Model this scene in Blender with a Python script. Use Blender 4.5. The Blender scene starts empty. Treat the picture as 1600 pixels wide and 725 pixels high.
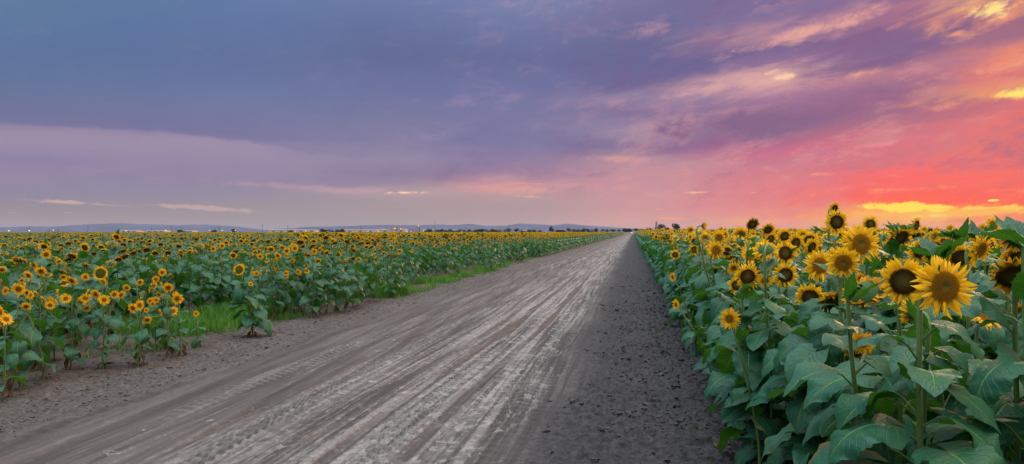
import bpy, math, random
import numpy as np
from mathutils import Vector, Matrix

# ------------------------------------------------------------------ basics
sc = bpy.context.scene
C = sc.collection
R = math.radians
H = 1.75                       # camera height
F = 1067.0                     # focal length in pixels of the 1600 px wide photograph
TH = R(10.1)                   # the road heads this much to the right of the view
CT, ST = math.cos(TH), math.sin(TH)
PI = math.pi
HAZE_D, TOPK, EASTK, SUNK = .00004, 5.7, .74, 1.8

def lin(r, g, b):
    f = lambda c: (c/255/12.92) if c/255 <= 0.04045 else ((c/255+0.055)/1.055)**2.4
    return (f(r), f(g), f(b), 1.0)
def uv2w(u, v): return (u*CT + v*ST, -u*ST + v*CT)       # road frame (across, along) -> world
def w2uv(x, y): return (x*CT - y*ST, x*ST + y*CT)
def at(px, py, d): return Vector(((px-800)/F*d, d, H-(py-362)/F*d))

# ------------------------------------------------------------------ numpy noise
def _hash(ix, iy, seed):
    h = (ix.astype(np.int64)*374761393 + iy.astype(np.int64)*668265263 + seed*1442695041) & 0xFFFFFFFF
    h = ((h ^ (h >> 13))*1274126177) & 0xFFFFFFFF
    h = ((h ^ (h >> 16))*2246822519) & 0xFFFFFFFF
    return ((h ^ (h >> 15)) & 0xFFFFFF)/float(0xFFFFFF)
def vnoise(x, y, seed=0):
    ix, iy = np.floor(x), np.floor(y)
    fx, fy = x-ix, y-iy
    fx = fx*fx*fx*(fx*(fx*6-15)+10); fy = fy*fy*fy*(fy*(fy*6-15)+10)
    a, b = _hash(ix, iy, seed), _hash(ix+1, iy, seed)
    c, d = _hash(ix, iy+1, seed), _hash(ix+1, iy+1, seed)
    return (a*(1-fx)+b*fx)*(1-fy) + (c*(1-fx)+d*fx)*fy
def fbm(x, y, seed=0, o=4):
    s, a, t = 0, 0.5, 0
    for i in range(o):
        s = s + a*(vnoise(x, y, seed+i*17)-0.5); t += a; a *= 0.5; x = x*2.03+7.1; y = y*2.03+3.7
    return s/t*2
def sstep(a, b, x):
    t = np.clip((x-a)/(b-a), 0, 1); return t*t*(3-2*t)

# ------------------------------------------------------------------ mesh builder (all quad grids)
class MB:
    def __init__(s): s.v, s.f, s.uv, s.m, s.n = [], [], [], [], 0
    def grid(s, P, UV=None, mat=0, flip=False):
        P = np.asarray(P, float); a, b = P.shape[:2]
        if UV is None:
            UV = np.stack(np.meshgrid(np.linspace(0, 1, b), np.linspace(0, 1, a)), -1)
        s.grids(P[None], np.asarray(UV)[None], mat, flip)
    def grids(s, P, UV, mat=0, flip=False):          # many equal grids at once, P[k,a,b,3]
        k, a, b = P.shape[:3]
        idx = (np.arange(k*a*b).reshape(k, a, b)) + s.n
        q = [idx[:, :-1, :-1], idx[:, 1:, :-1], idx[:, 1:, 1:], idx[:, :-1, 1:]]
        if flip: q = q[::-1]
        f = np.stack(q, -1).reshape(-1, 4)
        s.v.append(P.reshape(-1, 3)); s.uv.append(np.broadcast_to(UV, (k, a, b, 2)).reshape(-1, 2))
        s.f.append(f); s.m.append(np.full(len(f), mat, np.int32)); s.n += k*a*b
    def quads(s, V, Fq, mat=0):
        V = np.asarray(V, float); Fq = np.asarray(Fq, int)
        s.v.append(V); s.uv.append(np.zeros((len(V), 2))); s.f.append(Fq+s.n)
        s.m.append(np.full(len(Fq), mat, np.int32)); s.n += len(V)
    def add(s, o, M=None, remap=None):
        V = np.concatenate(o.v) if o.v else np.zeros((0, 3))
        if M is not None:
            M = np.array(M); V = V @ M[:3, :3].T + M[:3, 3]
        if not len(V): return
        m = np.concatenate(o.m)
        if remap is not None: m = np.asarray(remap, np.int32)[m]
        s.v.append(V); s.uv.append(np.concatenate(o.uv)); s.f.append(np.concatenate(o.f)+s.n); s.m.append(m); s.n += len(V)
    def box(s, x0, x1, y0, y1, z0, z1, mat=0):
        V = [(x, y, z) for x in (x0, x1) for y in (y0, y1) for z in (z0, z1)]
        s.quads(V, [(0,1,3,2), (4,6,7,5), (0,4,5,1), (2,3,7,6), (0,2,6,4), (1,5,7,3)], mat)
    def tube(s, pts, rad, n=6, mat=0):
        pts = np.asarray(pts, float); rad = np.broadcast_to(np.asarray(rad, float), (len(pts),))
        T = np.gradient(pts, axis=0); T /= np.linalg.norm(T, axis=1)[:, None]+1e-9
        ref = np.array([0.31, 0.95, 0.02]) if abs(T[0][2]) > .5 else np.array([0, 0, 1.0])
        A = np.cross(T, ref); A /= np.linalg.norm(A, axis=1)[:, None]+1e-9
        B = np.cross(T, A)
        th = np.linspace(0, 2*PI, n+1)
        P = pts[:, None] + rad[:, None, None]*(np.cos(th)[None, :, None]*A[:, None] + np.sin(th)[None, :, None]*B[:, None])
        s.grid(P, None, mat, flip=True)
    def mesh(s, name, mats, smooth=True):
        V = np.concatenate(s.v).astype(np.float32); Fq = np.concatenate(s.f).astype(np.int32)
        U = np.concatenate(s.uv).astype(np.float32); m = np.concatenate(s.m)
        me = bpy.data.meshes.new(name)
        me.vertices.add(len(V)); me.vertices.foreach_set('co', V.ravel())
        me.loops.add(Fq.size); me.loops.foreach_set('vertex_index', Fq.ravel())
        me.polygons.add(len(Fq)); me.polygons.foreach_set('loop_start', np.arange(0, Fq.size, 4, dtype=np.int32))
        me.polygons.foreach_set('material_index', m)
        me.polygons.foreach_set('use_smooth', np.full(len(Fq), smooth))
        uvl = me.uv_layers.new(name='UVMap'); uvl.data.foreach_set('uv', U[Fq.ravel()].ravel())
        for x in mats: me.materials.append(x)
        me.update(calc_edges=True)
        return me

def link(name, me, parent=None, M=None):
    o = bpy.data.objects.new(name, me); C.objects.link(o)
    if parent: o.parent = parent
    if M is not None: o.matrix_local = M
    return o
def tag(o, label=None, cat=None, group=None, kind=None):
    for k, x in (('label', label), ('category', cat), ('group', group), ('kind', kind)):
        if x: o[k] = x
    return o
def empty(name, loc, rz=0):
    o = bpy.data.objects.new(name, None); C.objects.link(o); o.location = loc; o.rotation_euler = (0, 0, rz)
    o.empty_display_size = .1
    return o

# ------------------------------------------------------------------ node helper
class NT:
    def __init__(s, tree): s.t = tree; s.N = tree.nodes; s.L = tree.links
    def put(s, sock, v):
        if v is None: return
        if isinstance(v, bpy.types.NodeSocket): s.L.new(v, sock)
        else:
            try: sock.default_value = v
            except Exception: sock.default_value = tuple(v)[:3]
    def m(s, op, a, b=None, c=None, clamp=False):
        n = s.N.new('ShaderNodeMath'); n.operation = op; n.use_clamp = clamp
        for i, x in enumerate((a, b, c)): s.put(n.inputs[i], x)
        return n.outputs[0]
    def add(s, a, b): return s.m('ADD', a, b)
    def sub(s, a, b): return s.m('SUBTRACT', a, b)
    def mul(s, a, b): return s.m('MULTIPLY', a, b)
    def mr(s, v, a, b, c=0.0, d=1.0, smooth=True):
        n = s.N.new('ShaderNodeMapRange'); n.interpolation_type = 'SMOOTHSTEP' if smooth else 'LINEAR'
        for i, x in enumerate((v, a, b, c, d)): s.put(n.inputs[i], x)
        return n.outputs[0]
    def mix(s, f, a, b, mode='MIX'):
        n = s.N.new('ShaderNodeMix'); n.data_type = 'RGBA'; n.blend_type = mode
        s.put(n.inputs[0], f); s.put(n.inputs[6], a); s.put(n.inputs[7], b)
        return n.outputs[2]
    def xyz(s, x, y, z=0.0):
        n = s.N.new('ShaderNodeCombineXYZ')
        for i, q in enumerate((x, y, z)): s.put(n.inputs[i], q)
        return n.outputs[0]
    def sep(s, v):
        n = s.N.new('ShaderNodeSeparateXYZ'); s.L.new(v, n.inputs[0]); return n.outputs
    def noise(s, vec, scale=1.0, detail=4.0, rough=.5, dist=0.0, col=False):
        n = s.N.new('ShaderNodeTexNoise'); s.put(n.inputs['Vector'], vec)
        n.inputs['Scale'].default_value = scale; n.inputs['Detail'].default_value = detail
        n.inputs['Roughness'].default_value = rough; n.inputs['Distortion'].default_value = dist
        return n.outputs[1] if col else n.outputs[0]
    def ramp(s, f, stops, interp='LINEAR'):
        n = s.N.new('ShaderNodeValToRGB'); r = n.color_ramp; r.interpolation = interp
        while len(r.elements) > 1: r.elements.remove(r.elements[-1])
        for i, (p, c) in enumerate(stops):
            e = r.elements[0] if i == 0 else r.elements.new(p)
            e.position = p; e.color = c
        s.put(n.inputs[0], f); return n.outputs[0]
    def bump(s, h, strength=.5, dist=.01, normal=None):
        n = s.N.new('ShaderNodeBump'); n.inputs['Strength'].default_value = strength; n.inputs['Distance'].default_value = dist
        s.L.new(h, n.inputs['Height'])
        if normal is not None: s.L.new(normal, n.inputs['Normal'])
        return n.outputs[0]

def material(name):
    m = bpy.data.materials.new(name); m.use_nodes = True
    m.node_tree.nodes.clear(); n = NT(m.node_tree)
    n.out = n.N.new('ShaderNodeOutputMaterial')
    n.p = n.N.new('ShaderNodeBsdfPrincipled')
    n.L.new(n.p.outputs[0], n.out.inputs[0])
    return m, n
def setp(n, **k):
    for a, b in k.items(): n.put(n.p.inputs[a.replace('_', ' ')], b)
def simple(name, col, rough=.7, noise_amt=.25, scale=3.0, bump=0.0):
    m, n = material(name)
    tc = n.N.new('ShaderNodeTexCoord').outputs['Object']
    nz = n.noise(tc, scale, 5, .6)
    f = n.mr(nz, .3, .7, 1-noise_amt, 1+noise_amt)
    mm = n.N.new('ShaderNodeVectorMath'); mm.operation = 'SCALE'; mm.inputs[0].default_value = col[:3]; n.L.new(f, mm.inputs['Scale'])
    setp(n, Base_Color=mm.outputs[0], Roughness=rough)
    if bump: setp(n, Normal=n.bump(nz, bump, .02))
    return m

# ------------------------------------------------------------------ plant materials
def leaf_material(name, top, under, veins, rough=.5, trans=.25):
    m, n = material(name)
    uv = n.sep(n.N.new('ShaderNodeUVMap').outputs[0])
    au = n.m('ABSOLUTE', uv[0])                                  # u: -1..1 across, v: 0..1 along
    mid = n.mr(au, .015, .06, 1.0, 0.0)
    t = n.mul(n.sub(uv[1], n.mul(n.m('POWER', au, .8), .30)), 9.0)
    w = n.m('ABSOLUTE', n.sub(n.m('FRACT', t), .5))              # side veins sweep forwards from the midrib
    side = n.mul(n.mr(w, .0, .10, 1.0, 0.0), n.mr(au, .2, .95, .9, 0.15))
    vein = n.m('MAXIMUM', mid, side)
    oi = n.N.new('ShaderNodeObjectInfo')
    geo = n.N.new('ShaderNodeNewGeometry')
    tc = n.N.new('ShaderNodeTexCoord').outputs['Object']
    nz = n.noise(tc, 9.0, 4, .6)
    rnd = n.N.new('ShaderNodeTexWhiteNoise'); rnd.noise_dimensions = '1D'
    n.L.new(n.add(geo.outputs['Random Per Island'], oi.outputs['Random']), rnd.inputs['W'])
    topc = n.mix(n.mr(rnd.outputs[0], 0, 1, 0, 1, False), top[0], top[1])
    topc = n.mix(n.mr(nz, .35, .65, 0, .5), topc, top[2])
    c = n.mix(geo.outputs['Backfacing'], topc, under)
    c = n.mix(n.mul(vein, n.mr(geo.outputs['Backfacing'], 0, 1, .62, .7, False)), c, veins)
    edge = n.mul(n.mr(rnd.outputs[0], .90, .97), n.mr(n.add(au, n.mul(nz, .5)), .85, 1.2))
    c = n.mix(edge, c, (.16, .13, .03, 1))
    hole = n.mul(n.mr(n.noise(tc, 33.0, 2, .5), .70, .74), n.mr(rnd.outputs[0], .5, .55))
    c = n.mix(n.mul(hole, .8), c, (.09, .06, .025, 1))
    # puckered blade between sunken veins
    hgt = n.add(n.mul(vein, -.7), n.mul(n.noise(tc, 60.0, 3, .6), .8))
    setp(n, Base_Color=c, Roughness=rough, Normal=n.bump(hgt, .9, .006))
    n.p.inputs['Specular IOR Level'].default_value = .38
    n.p.inputs['Sheen Weight'].default_value = .04; n.p.inputs['Sheen Roughness'].default_value = .4
    n.p.inputs['Sheen Tint'].default_value = (.55, .75, .8, 1)
    tr = n.N.new('ShaderNodeBsdfTranslucent')
    n.L.new(n.mix(.5, c, (.12, .30, .02, 1)), tr.inputs[0])
    mx = n.N.new('ShaderNodeMixShader'); mx.inputs[0].default_value = trans
    n.L.new(n.p.outputs[0], mx.inputs[1]); n.L.new(tr.outputs[0], mx.inputs[2]); n.L.new(mx.outputs[0], n.out.inputs[0])
    return m
M_LEAF = leaf_material('sunflower_leaf', [(.008, .080, .043, 1), (.022, .140, .080, 1), (.013, .110, .022, 1)], (.035, .20, .008, 1), (.17, .34, .09, 1), .44, .20)
M_DRY = leaf_material('withered_leaf', [(.11, .045, .015, 1), (.07, .030, .015, 1), (.16, .085, .02, 1)], (.12, .055, .02, 1), (.20, .12, .04, 1), .8, .15)

def petal_material(name, base, tip, deep, trans=.35):
    m, n = material(name)
    uv = n.sep(n.N.new('ShaderNodeUVMap').outputs[0])
    geo = n.N.new('ShaderNodeNewGeometry')
    streak = n.noise(n.xyz(n.mul(uv[0], 7.0), n.mul(uv[1], .8), n.mul(geo.outputs['Random Per Island'], 40.0)), 1.0, 3, .6)
    c = n.mix(n.mr(uv[1], 0, .45, 0, 1), deep, base)
    c = n.mix(n.mr(uv[1], .3, 1.0, 0, 1), c, tip)
    c = n.mix(n.mr(streak, .35, .75, 0, .35), c, deep)
    c = n.mix(n.mr(geo.outputs['Random Per Island'], 0, 1, 0, .35, False), c, base)
    setp(n, Base_Color=c, Roughness=.55, Normal=n.bump(streak, .5, .003))
    n.p.inputs['Specular IOR Level'].default_value = .3
    tr = n.N.new('ShaderNodeBsdfTranslucent'); n.L.new(c, tr.inputs[0])
    mx = n.N.new('ShaderNodeMixShader'); mx.inputs[0].default_value = trans
    n.L.new(n.p.outputs[0], mx.inputs[1]); n.L.new(tr.outputs[0], mx.inputs[2]); n.L.new(mx.outputs[0], n.out.inputs[0])
    return m
M_PETAL = petal_material('ray_petals', (.95, .56, .008, 1), (.97, .66, .014, 1), (.84, .34, .006, 1))
M_PETAL2 = petal_material('ray_petals_wilting', (.72, .34, .008, 1), (.82, .46, .012, 1), (.46, .15, .006, 1))

def disc_material(name, rings, spiral=True):
    m, n = material(name)
    uv = n.sep(n.N.new('ShaderNodeUVMap').outputs[0])           # u = radius 0..1, v = angle in turns
    geo = n.N.new('ShaderNodeNewGeometry')
    tc = n.N.new('ShaderNodeTexCoord').outputs['Object']
    nz = n.noise(tc, 22.0, 4, .7)
    r = n.add(uv[0], n.mul(n.sub(nz, .5), .16))
    c = n.ramp(r, rings)
    fl = n.noise(tc, 140.0, 2, .7)
    c = n.mix(n.mr(fl, .45, .75, 0, .38), c, (.05, .026, .008, 1))
    setp(n, Base_Color=c, Roughness=.85, Normal=n.bump(fl, .9, .006))
    n.p.inputs['Specular IOR Level'].default_value = .15
    return m
M_DISC = disc_material('seed_disc_ringed', [(0, (.25, .25, .03, 1)), (.22, (.26, .20, .025, 1)), (.36, (.38, .15, .016, 1)), (.6, (.52, .22, .014, 1)), (.8, (.66, .32, .014, 1)), (1, (.80, .44, .016, 1))])
M_DISC2 = disc_material('seed_disc_dark', [(0, (.21, .17, .032, 1)), (.5, (.17, .11, .022, 1)), (.85, (.12, .062, .014, 1)), (1, (.42, .19, .015, 1))])
M_DISC3 = disc_material('seed_disc_green', [(0, (.10, .14, .015, 1)), (.6, (.13, .16, .02, 1)), (.9, (.20, .19, .03, 1)), (1, (.35, .36, .12, 1))])
def stem_material():
    m, n = material('hairy_stem')
    tc = n.N.new('ShaderNodeTexCoord').outputs['Object']; s = n.sep(tc)
    nz = n.noise(n.xyz(n.mul(s[0], 60.0), n.mul(s[1], 60.0), n.mul(s[2], 5.0)), 1.0, 3, .6)
    c = n.mix(n.mr(nz, .3, .7), (.060, .135, .014, 1), (.115, .205, .035, 1))
    c = n.mix(n.mr(s[2], .0, .30, .7, 0), c, (.16, .14, .05, 1))
    setp(n, Base_Color=c, Roughness=.6, Normal=n.bump(nz, .5, .003))
    n.p.inputs['Sheen Weight'].default_value = .3
    return m
M_STEM = stem_material()
M_BRACT = leaf_material('bracts', [(.05, .15, .03, 1), (.07, .19, .04, 1), (.05, .16, .04, 1)], (.06, .17, .03, 1), (.12, .24, .07, 1), .55, .2)
PM = [M_STEM, M_LEAF, M_DRY, M_BRACT, M_PETAL, M_PETAL2, M_DISC, M_DISC2, M_DISC3]
(STEM, LEAF, DRY, BRACT, PET, PET2, DISC, DISC2, DISC3) = range(9)

# ------------------------------------------------------------------ sunflower geometry
def add_leaf(mb, rng, base, az, L, W, pitch0, droop, roll=0.0, nr=7, nc=5, mat=LEAF, crumple=.0):
    t = np.linspace(0, 1, nr)**.9; s = np.linspace(-1, 1, nc)
    pit = pitch0 - droop*t**.8
    bend = rng.uniform(-.35, .35)
    azt = az + bend*t
    d = np.stack([np.cos(pit)*np.cos(azt), np.cos(pit)*np.sin(azt), np.sin(pit)], 1)
    step = np.diff(t, prepend=0)[:, None]*L
    mid = np.asarray(base)[None] + np.cumsum(d*step, 0)
    side = np.stack([-np.sin(azt), np.cos(azt), 0*t], 1)
    nrm = np.cross(d, side)
    cr, sr = math.cos(roll), math.sin(roll)
    side, nrm = side*cr + nrm*sr, nrm*cr - side*sr
    x = t**.62
    w = np.sin(PI*np.clip(x, 0, 1))**.75*(1-.25*t) * (1 + .0*t)
    w = np.maximum(w, .16*(t < .02)); w[-1] = 0.01
    w = w*W/2*1.12
    if nr > 12: w[1:-1] *= 1+.055*np.where(np.arange(nr-2) % 2, 1, -1)*(1-t[1:-1]*.5)
    S = s[None, :, None]; a = np.abs(S)
    ph = rng.uniform(0, 6); fold = rng.uniform(.06, .34); wv = rng.uniform(.10, .22)
    lift = (fold*a - .35*a**2.2*rng.uniform(.2, 1.0))*w[:, None, None]
    wave = wv*np.sin(t[:, None, None]*rng.uniform(7, 12) + ph + S*1.6)*a**1.5*w[:, None, None]
    wave = wave + .07*np.sin(t[:, None, None]*23+ph*2 + S*4)*a*w[:, None, None]
    if crumple: wave = wave + crumple*W*np.array([[rng.uniform(-1, 1) for _ in s] for _ in t])[:, :, None]
    back = (-.30*L*(a**1.6)*(1-t[:, None, None])**5)
    P = mid[:, None] + side[:, None]*S*w[:, None, None]*(1-.12*a) + nrm[:, None]*(lift+wave) + d[:, None]*back
    UV = np.stack(np.broadcast_arrays(s[None, :], t[:, None]), -1)
    mb.grid(P, UV, mat)

def head_parts(rng, style, lod):
    """bracts-and-receptacle, petals, disc as three builders; face along +Z, outer radius 1."""
    br, pt, ds = MB(), MB(), MB()
    rd = {'fresh': .47, 'dark': .52, 'wilt': .66, 'green': .62, 'small': .36, 'bud': .5}[style]
    n1 = {2: 22, 1: 14, 0: 9}[lod]; layers = {2: 3, 1: 2, 0: 1}[lod]
    nt, ns = {2: (7, 4), 1: (4, 3), 0: (2, 2)}[lod]
    t = np.linspace(0, 1, nt); s = np.linspace(-1, 1, ns)
    droopy = style == 'wilt'
    for L in range(layers):
        for k in range(n1):
            if style == 'wilt' and rng.random() < .12: continue
            a = 2*PI*(k + .5*(L % 2) + rng.uniform(-.28, .28))/n1
            l = (1-rd)*rng.uniform(.72, 1.16)*(1.0 - .06*L)
            if style == 'green': l = .30*rng.uniform(.7, 1.1)
            if style == 'bud': l = .55*rng.uniform(.8, 1.1)
            l += .10
            wd = (2*PI*rd/n1)*rng.uniform(.36, .50)*(1.25 if style == 'small' else 1.12)
            if lod == 0: wd *= 1.5
            phi = {'fresh': rng.uniform(-.22, .50) - .14*L, 'dark': rng.uniform(-.45, .55) - .12*L, 'small': rng.uniform(-.05, .3), 'wilt': rng.uniform(-.9, .7), 'green': rng.uniform(.1, .8), 'bud': rng.uniform(.8, 1.3)}[style]
            curl = rng.uniform(-.7, .5) if style != 'wilt' else rng.uniform(-1.2, 1.2)
            tw = rng.uniform(-1.0, 1.0); sw = rng.uniform(-.38, .38)
            e = np.array([math.cos(a), math.sin(a), 0]); g = np.array([-math.sin(a), math.cos(a), 0]); z = np.array([0, 0, 1.0])
            ang = phi + curl*t
            d = np.cos(ang)[:, None]*e + np.sin(ang)[:, None]*z
            stp = np.diff(t, prepend=0)[:, None]*l
            mid = e*(rd-.10) + z*(.02-.035*L) + np.cumsum(d*stp, 0) + g*(sw*l*t**2)[:, None]
            w = wd*np.sin(PI*np.clip(.12+.86*t**.85, 0, 1))**.62; w[-1] = wd*.04
            if lod == 0: w = np.array([wd*.9, wd*.25])
            nn = np.cross(d, g)
            gg = g[None]*np.cos(tw*t)[:, None] + nn*np.sin(tw*t)[:, None]
            P = mid[:, None] + gg[:, None]*s[None, :, None]*w[:, None, None] + nn[:, None]*(-.35*np.abs(s)[None, :, None]+.1)*w[:, None, None]
            pt.grid(P, np.stack(np.broadcast_arrays(s[None, :], t[:, None]), -1), PET2 if droopy else PET)
    # disc dome
    na = {2: 40, 1: 16, 0: 7}[lod]; nr = {2: 9, 1: 5, 0: 2}[lod]
    r = np.linspace(0, 1, nr); th = np.linspace(0, 2*PI, na+1)
    zz = .085*rd*np.cos(r*PI/2)**.7*2 - (.14*np.exp(-(r/.22)**2)*rd if style == 'fresh' else 0) + .01
    P = np.stack([r[:, None]*rd*np.cos(th)[None], r[:, None]*rd*np.sin(th)[None], np.broadcast_to(zz[:, None], (nr, na+1))], -1)
    UV = np.stack(np.broadcast_arrays(r[:, None], th[None]/2/PI), -1)
    dm = {'fresh': DISC, 'dark': DISC2, 'wilt': DISC2, 'green': DISC3, 'small': DISC, 'bud': DISC3}[style]
    ds.grid(P, UV, dm)
    if lod == 2:                                                   # florets in their spirals
        K = 420; i = np.arange(K)+.5
        rr = np.sqrt(i/K); a = i*2.39996
        cx, cy = rr*rd*.99*np.cos(a), rr*rd*.99*np.sin(a)
        cz = np.interp(rr, r, zz)
        sz = rd*.050*(.6+.5*rr); hh = .036*(.35+rr**2*1.1)*(1.0 if style != 'green' else .7)
        q = np.linspace(0, 2*PI, 5)
        ring = np.stack([np.cos(q), np.sin(q), 0*q], -1)
        base = np.stack([cx, cy, cz-.01], -1)[:, None] + ring[None]*sz[:, None, None]
        tip = np.stack([cx*1.02, cy*1.02, cz+hh], -1)[:, None] + ring[None]*sz[:, None, None]*.35
        G = np.stack([base, tip], 1)
        UVf = np.zeros((K, 2, 5, 2)); UVf[..., 0] = rr[:, None, None]; UVf[..., 1] = .5
        ds.grids(G, UVf, dm, flip=True)
    # receptacle + bracts
    rb = np.array([1.02, .95, .6, .22]); zb = np.array([0, -.10, -.24, -.34])*rd/.5
    nb = {2: 20, 1: 10, 0: 6}[lod]; th = np.linspace(0, 2*PI, nb+1)
    P = np.stack([rb[:, None]*rd*np.cos(th)[None], rb[:, None]*rd*np.sin(th)[None], np.broadcast_to(zb[:, None], (4, nb+1))], -1)
    br.grid(P, None, BRACT)
    if lod > 0:
        for k in range(18 if lod == 2 else 9):
            a = 2*PI*(k+rng.uniform(-.3, .3))/(18 if lod == 2 else 9)
            e = np.array([math.cos(a), math.sin(a), 0]); g = np.array([-math.sin(a), math.cos(a), 0]); z = np.array([0, 0, 1.0])
            tt = np.linspace(0, 1, 4); ang = rng.uniform(.0, .6) - rng.uniform(.3, 1.4)*tt
            if style in ('wilt', 'bud'): ang = rng.uniform(.1, .9) + tt*rng.uniform(-.8, .8)
            d = np.cos(ang)[:, None]*e + np.sin(ang)[:, None]*z
            l = rd*rng.uniform(.5, .85)*(1.5 if style == 'bud' else 1)
            mid = e*rd*.86 - z*.10 + np.cumsum(d*np.diff(tt, prepend=0)[:, None]*l, 0)
            w = rd*.17*np.array([1, .9, .5, .03])*(1.25 if lod == 1 else 1)
            P = mid[:, None] + g[None, None]*np.array([-1, 0, 1])[None, :, None]*w[:, None, None]
            br.grid(P, np.stack(np.broadcast_arrays(np.array([-1., 0, 1])[None, :], tt[:, None]), -1), BRACT)
    return br, pt, ds

def frame_from_n(n, roll):
    z = Vector(n).normalized(); x = Vector((0, 0, 1)).cross(z)
    if x.length < 1e-3: x = Vector((1, 0, 0))
    x.normalize(); y = z.cross(x)
    M = Matrix((x, y, z)).transposed()
    return (M @ Matrix.Rotation(roll, 3, 'Z')).to_4x4()

def build_plant(rng, heads, h, lod=2, upleaf=0, leaf_scale=1.0, nleaf=14, low=.18, dry=0, thick=1.0, lean=(0, 0)):
    """heads: list of (centre, normal, radius, style, stem start fraction). First head ends the main stem. Returns stem, leaves, dry, head list."""
    st, lf, dr = MB(), MB(), MB()
    sides = {2: 8, 1: 5, 0: 3}[lod]; seg = {2: 9, 1: 5, 0: 2}[lod]
    main = None
    for i, (c, n, r, style, fr) in enumerate(heads):
        c, n = Vector(c), Vector(n).normalized()
        T = c - n*r*.36
        K = T - n*r*.70; K.z = T.z - r*(1.0 + .6*max(0, n.z)) + r*.7*max(0, -n.z)
        if i == 0:
            low_pts = []
            for q in np.linspace(0, 1, seg):
                b = K*q; b.z = K.z*q
                b += Vector((math.sin(q*5+lean[0]*9)*.012, math.cos(q*4+lean[1]*9)*.012-.012, 0)) * (h*min(1, q*4))
                b.x = K.x*q**1.6 + (b.x-K.x*q); b.y = K.y*q**1.6 + (b.y-K.y*q)
                low_pts.append(b)
            low_pts[0] = Vector((0, 0, -.03)); main = low_pts
            start = low_pts; r0, r1 = .0120*thick*(.6+.3*h), .0062*thick
        else:
            k = fr*(seg-1); a = main[int(k)].lerp(main[min(int(k)+1, seg-1)], k-int(k))
            b = K.copy(); mid = a.lerp(b, .45); mid.z -= .02
            start = [a, mid, b]; r0, r1 = .006*thick, .0045*thick
        ctrl = Vector((K.x, K.y, T.z + r*.18*(1+max(0, -n.z)*1.2)))
        P0 = start[-1]
        arc = [P0*(1-q)**2 + ctrl*2*q*(1-q) + T*q*q for q in np.linspace(0, 1, {2: 8, 1: 5, 0: 3}[lod])][1:]
        pts = [tuple(p) for p in start] + [tuple(p) for p in arc]
        st.tube(pts, np.linspace(r0, r1, len(pts)), sides, STEM)
    nr, nc = {3: (23, 9), 2: (9, 7), 1: (5, 3), 0: (3, 3)}[3 if (lod == 2 and leaf_scale > 1.25) else lod]
    az = rng.uniform(0, 6.28)
    for k in range(nleaf):
        f = low + (.965-low)*(k+rng.uniform(0, .5))/nleaf
        az += 2.4 + rng.uniform(-.35, .35)
        q = f*(seg-1); a = main[int(q)].lerp(main[min(int(q)+1, seg-1)], q-int(q))
        size = leaf_scale*(.235*math.sin(PI*min(1, .22+.62*f))**.9)*rng.uniform(.8, 1.15)*(1.0 if f < .86 else .78)
        pl = size*rng.uniform(.40, .75); up = rng.uniform(.35, .95) + (.25 if f > .85 else 0)
        e = Vector((math.cos(az)*math.cos(up), math.sin(az)*math.cos(up), math.sin(up)))
        b = a + e*pl; b.z -= pl*.12
        if lod > 0:
            m_ = a + e*pl*.55 + Vector((0, 0, pl*.04))
            st.tube([tuple(a), tuple(m_), tuple(b)], [.0048*thick, .0036*thick, .0028*thick], 4 if lod == 2 else 3, STEM)
        p0 = rng.uniform(-.55, .35)+(.3 if f > .8 else 0); dp = rng.uniform(.6, 1.6)
        if f > .82 and rng.random() < .4: p0, dp = rng.uniform(.3, 1.1), rng.uniform(.2, .8)
        add_leaf(lf, rng, b, az, size, size*rng.uniform(.78, .98), p0, dp, rng.uniform(-.5, .5), nr, nc, LEAF)
    for k in range(upleaf):
        az = rng.uniform(0, 6.28); a = main[-1]; size = min(leaf_scale, 1.1)*rng.uniform(.09, .15)
        b = a + Vector((math.cos(az)*.03, math.sin(az)*.03, .03))
        if lod > 0: st.tube([tuple(a), tuple(b)], [.004, .003], 4, STEM)
        add_leaf(lf, rng, b, az, size, size*rng.uniform(.45, .62), rng.uniform(.5, 1.3), rng.uniform(-.1, .9), rng.uniform(-.5, .5), nr, nc, LEAF)
    for k in range(dry):
        f = rng.uniform(.05, .26); az = rng.uniform(0, 6.28)
        q = f*(seg-1); a = main[int(q)].lerp(main[int(q)+1], q-int(q))
        b = a + Vector((math.cos(az), math.sin(az), -.5))*.04
        dr.tube([tuple(a), tuple(b)], [.003, .002], 3, STEM)
        add_leaf(dr, rng, b, az, rng.uniform(.09, .15), rng.uniform(.04, .08), rng.uniform(-1.2, -.6), rng.uniform(.3, .8), rng.uniform(-1, 1), 6, 4, DRY, .10)
    hd = []
    for (c, n, r, style, fr) in heads:
        M = Matrix.Translation(Vector(c)) @ frame_from_n(n, rng.uniform(0, 6.28)) @ Matrix.Scale(r, 4)
        hd.append((M, style))
    return st, lf, dr, hd

# shared head meshes, several per style
rngh = random.Random(5)
HM = {}
def head_meshes(style, lod):
    key = (style, lod)
    if key not in HM:
        HM[key] = []
        for i in range(4 if lod == 2 else 3):
            b, p, d = head_parts(rngh, style, lod)
            HM[key].append((b, p, d, [None]*3))
    return HM[key]
def head_obj(rng, style, lod, M, parent):
    hs = head_meshes(style, lod); e = hs[rng.randrange(len(hs))]
    if e[3][0] is None:
        for i, nm in enumerate(('flower_head', 'petals', 'seed_disc')): e[3][i] = e[i].mesh(nm, PM)
    h = link('flower_head', e[3][0], parent, M)
    link('petals', e[3][1], h); link('seed_disc', e[3][2], h)
    return h

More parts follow.
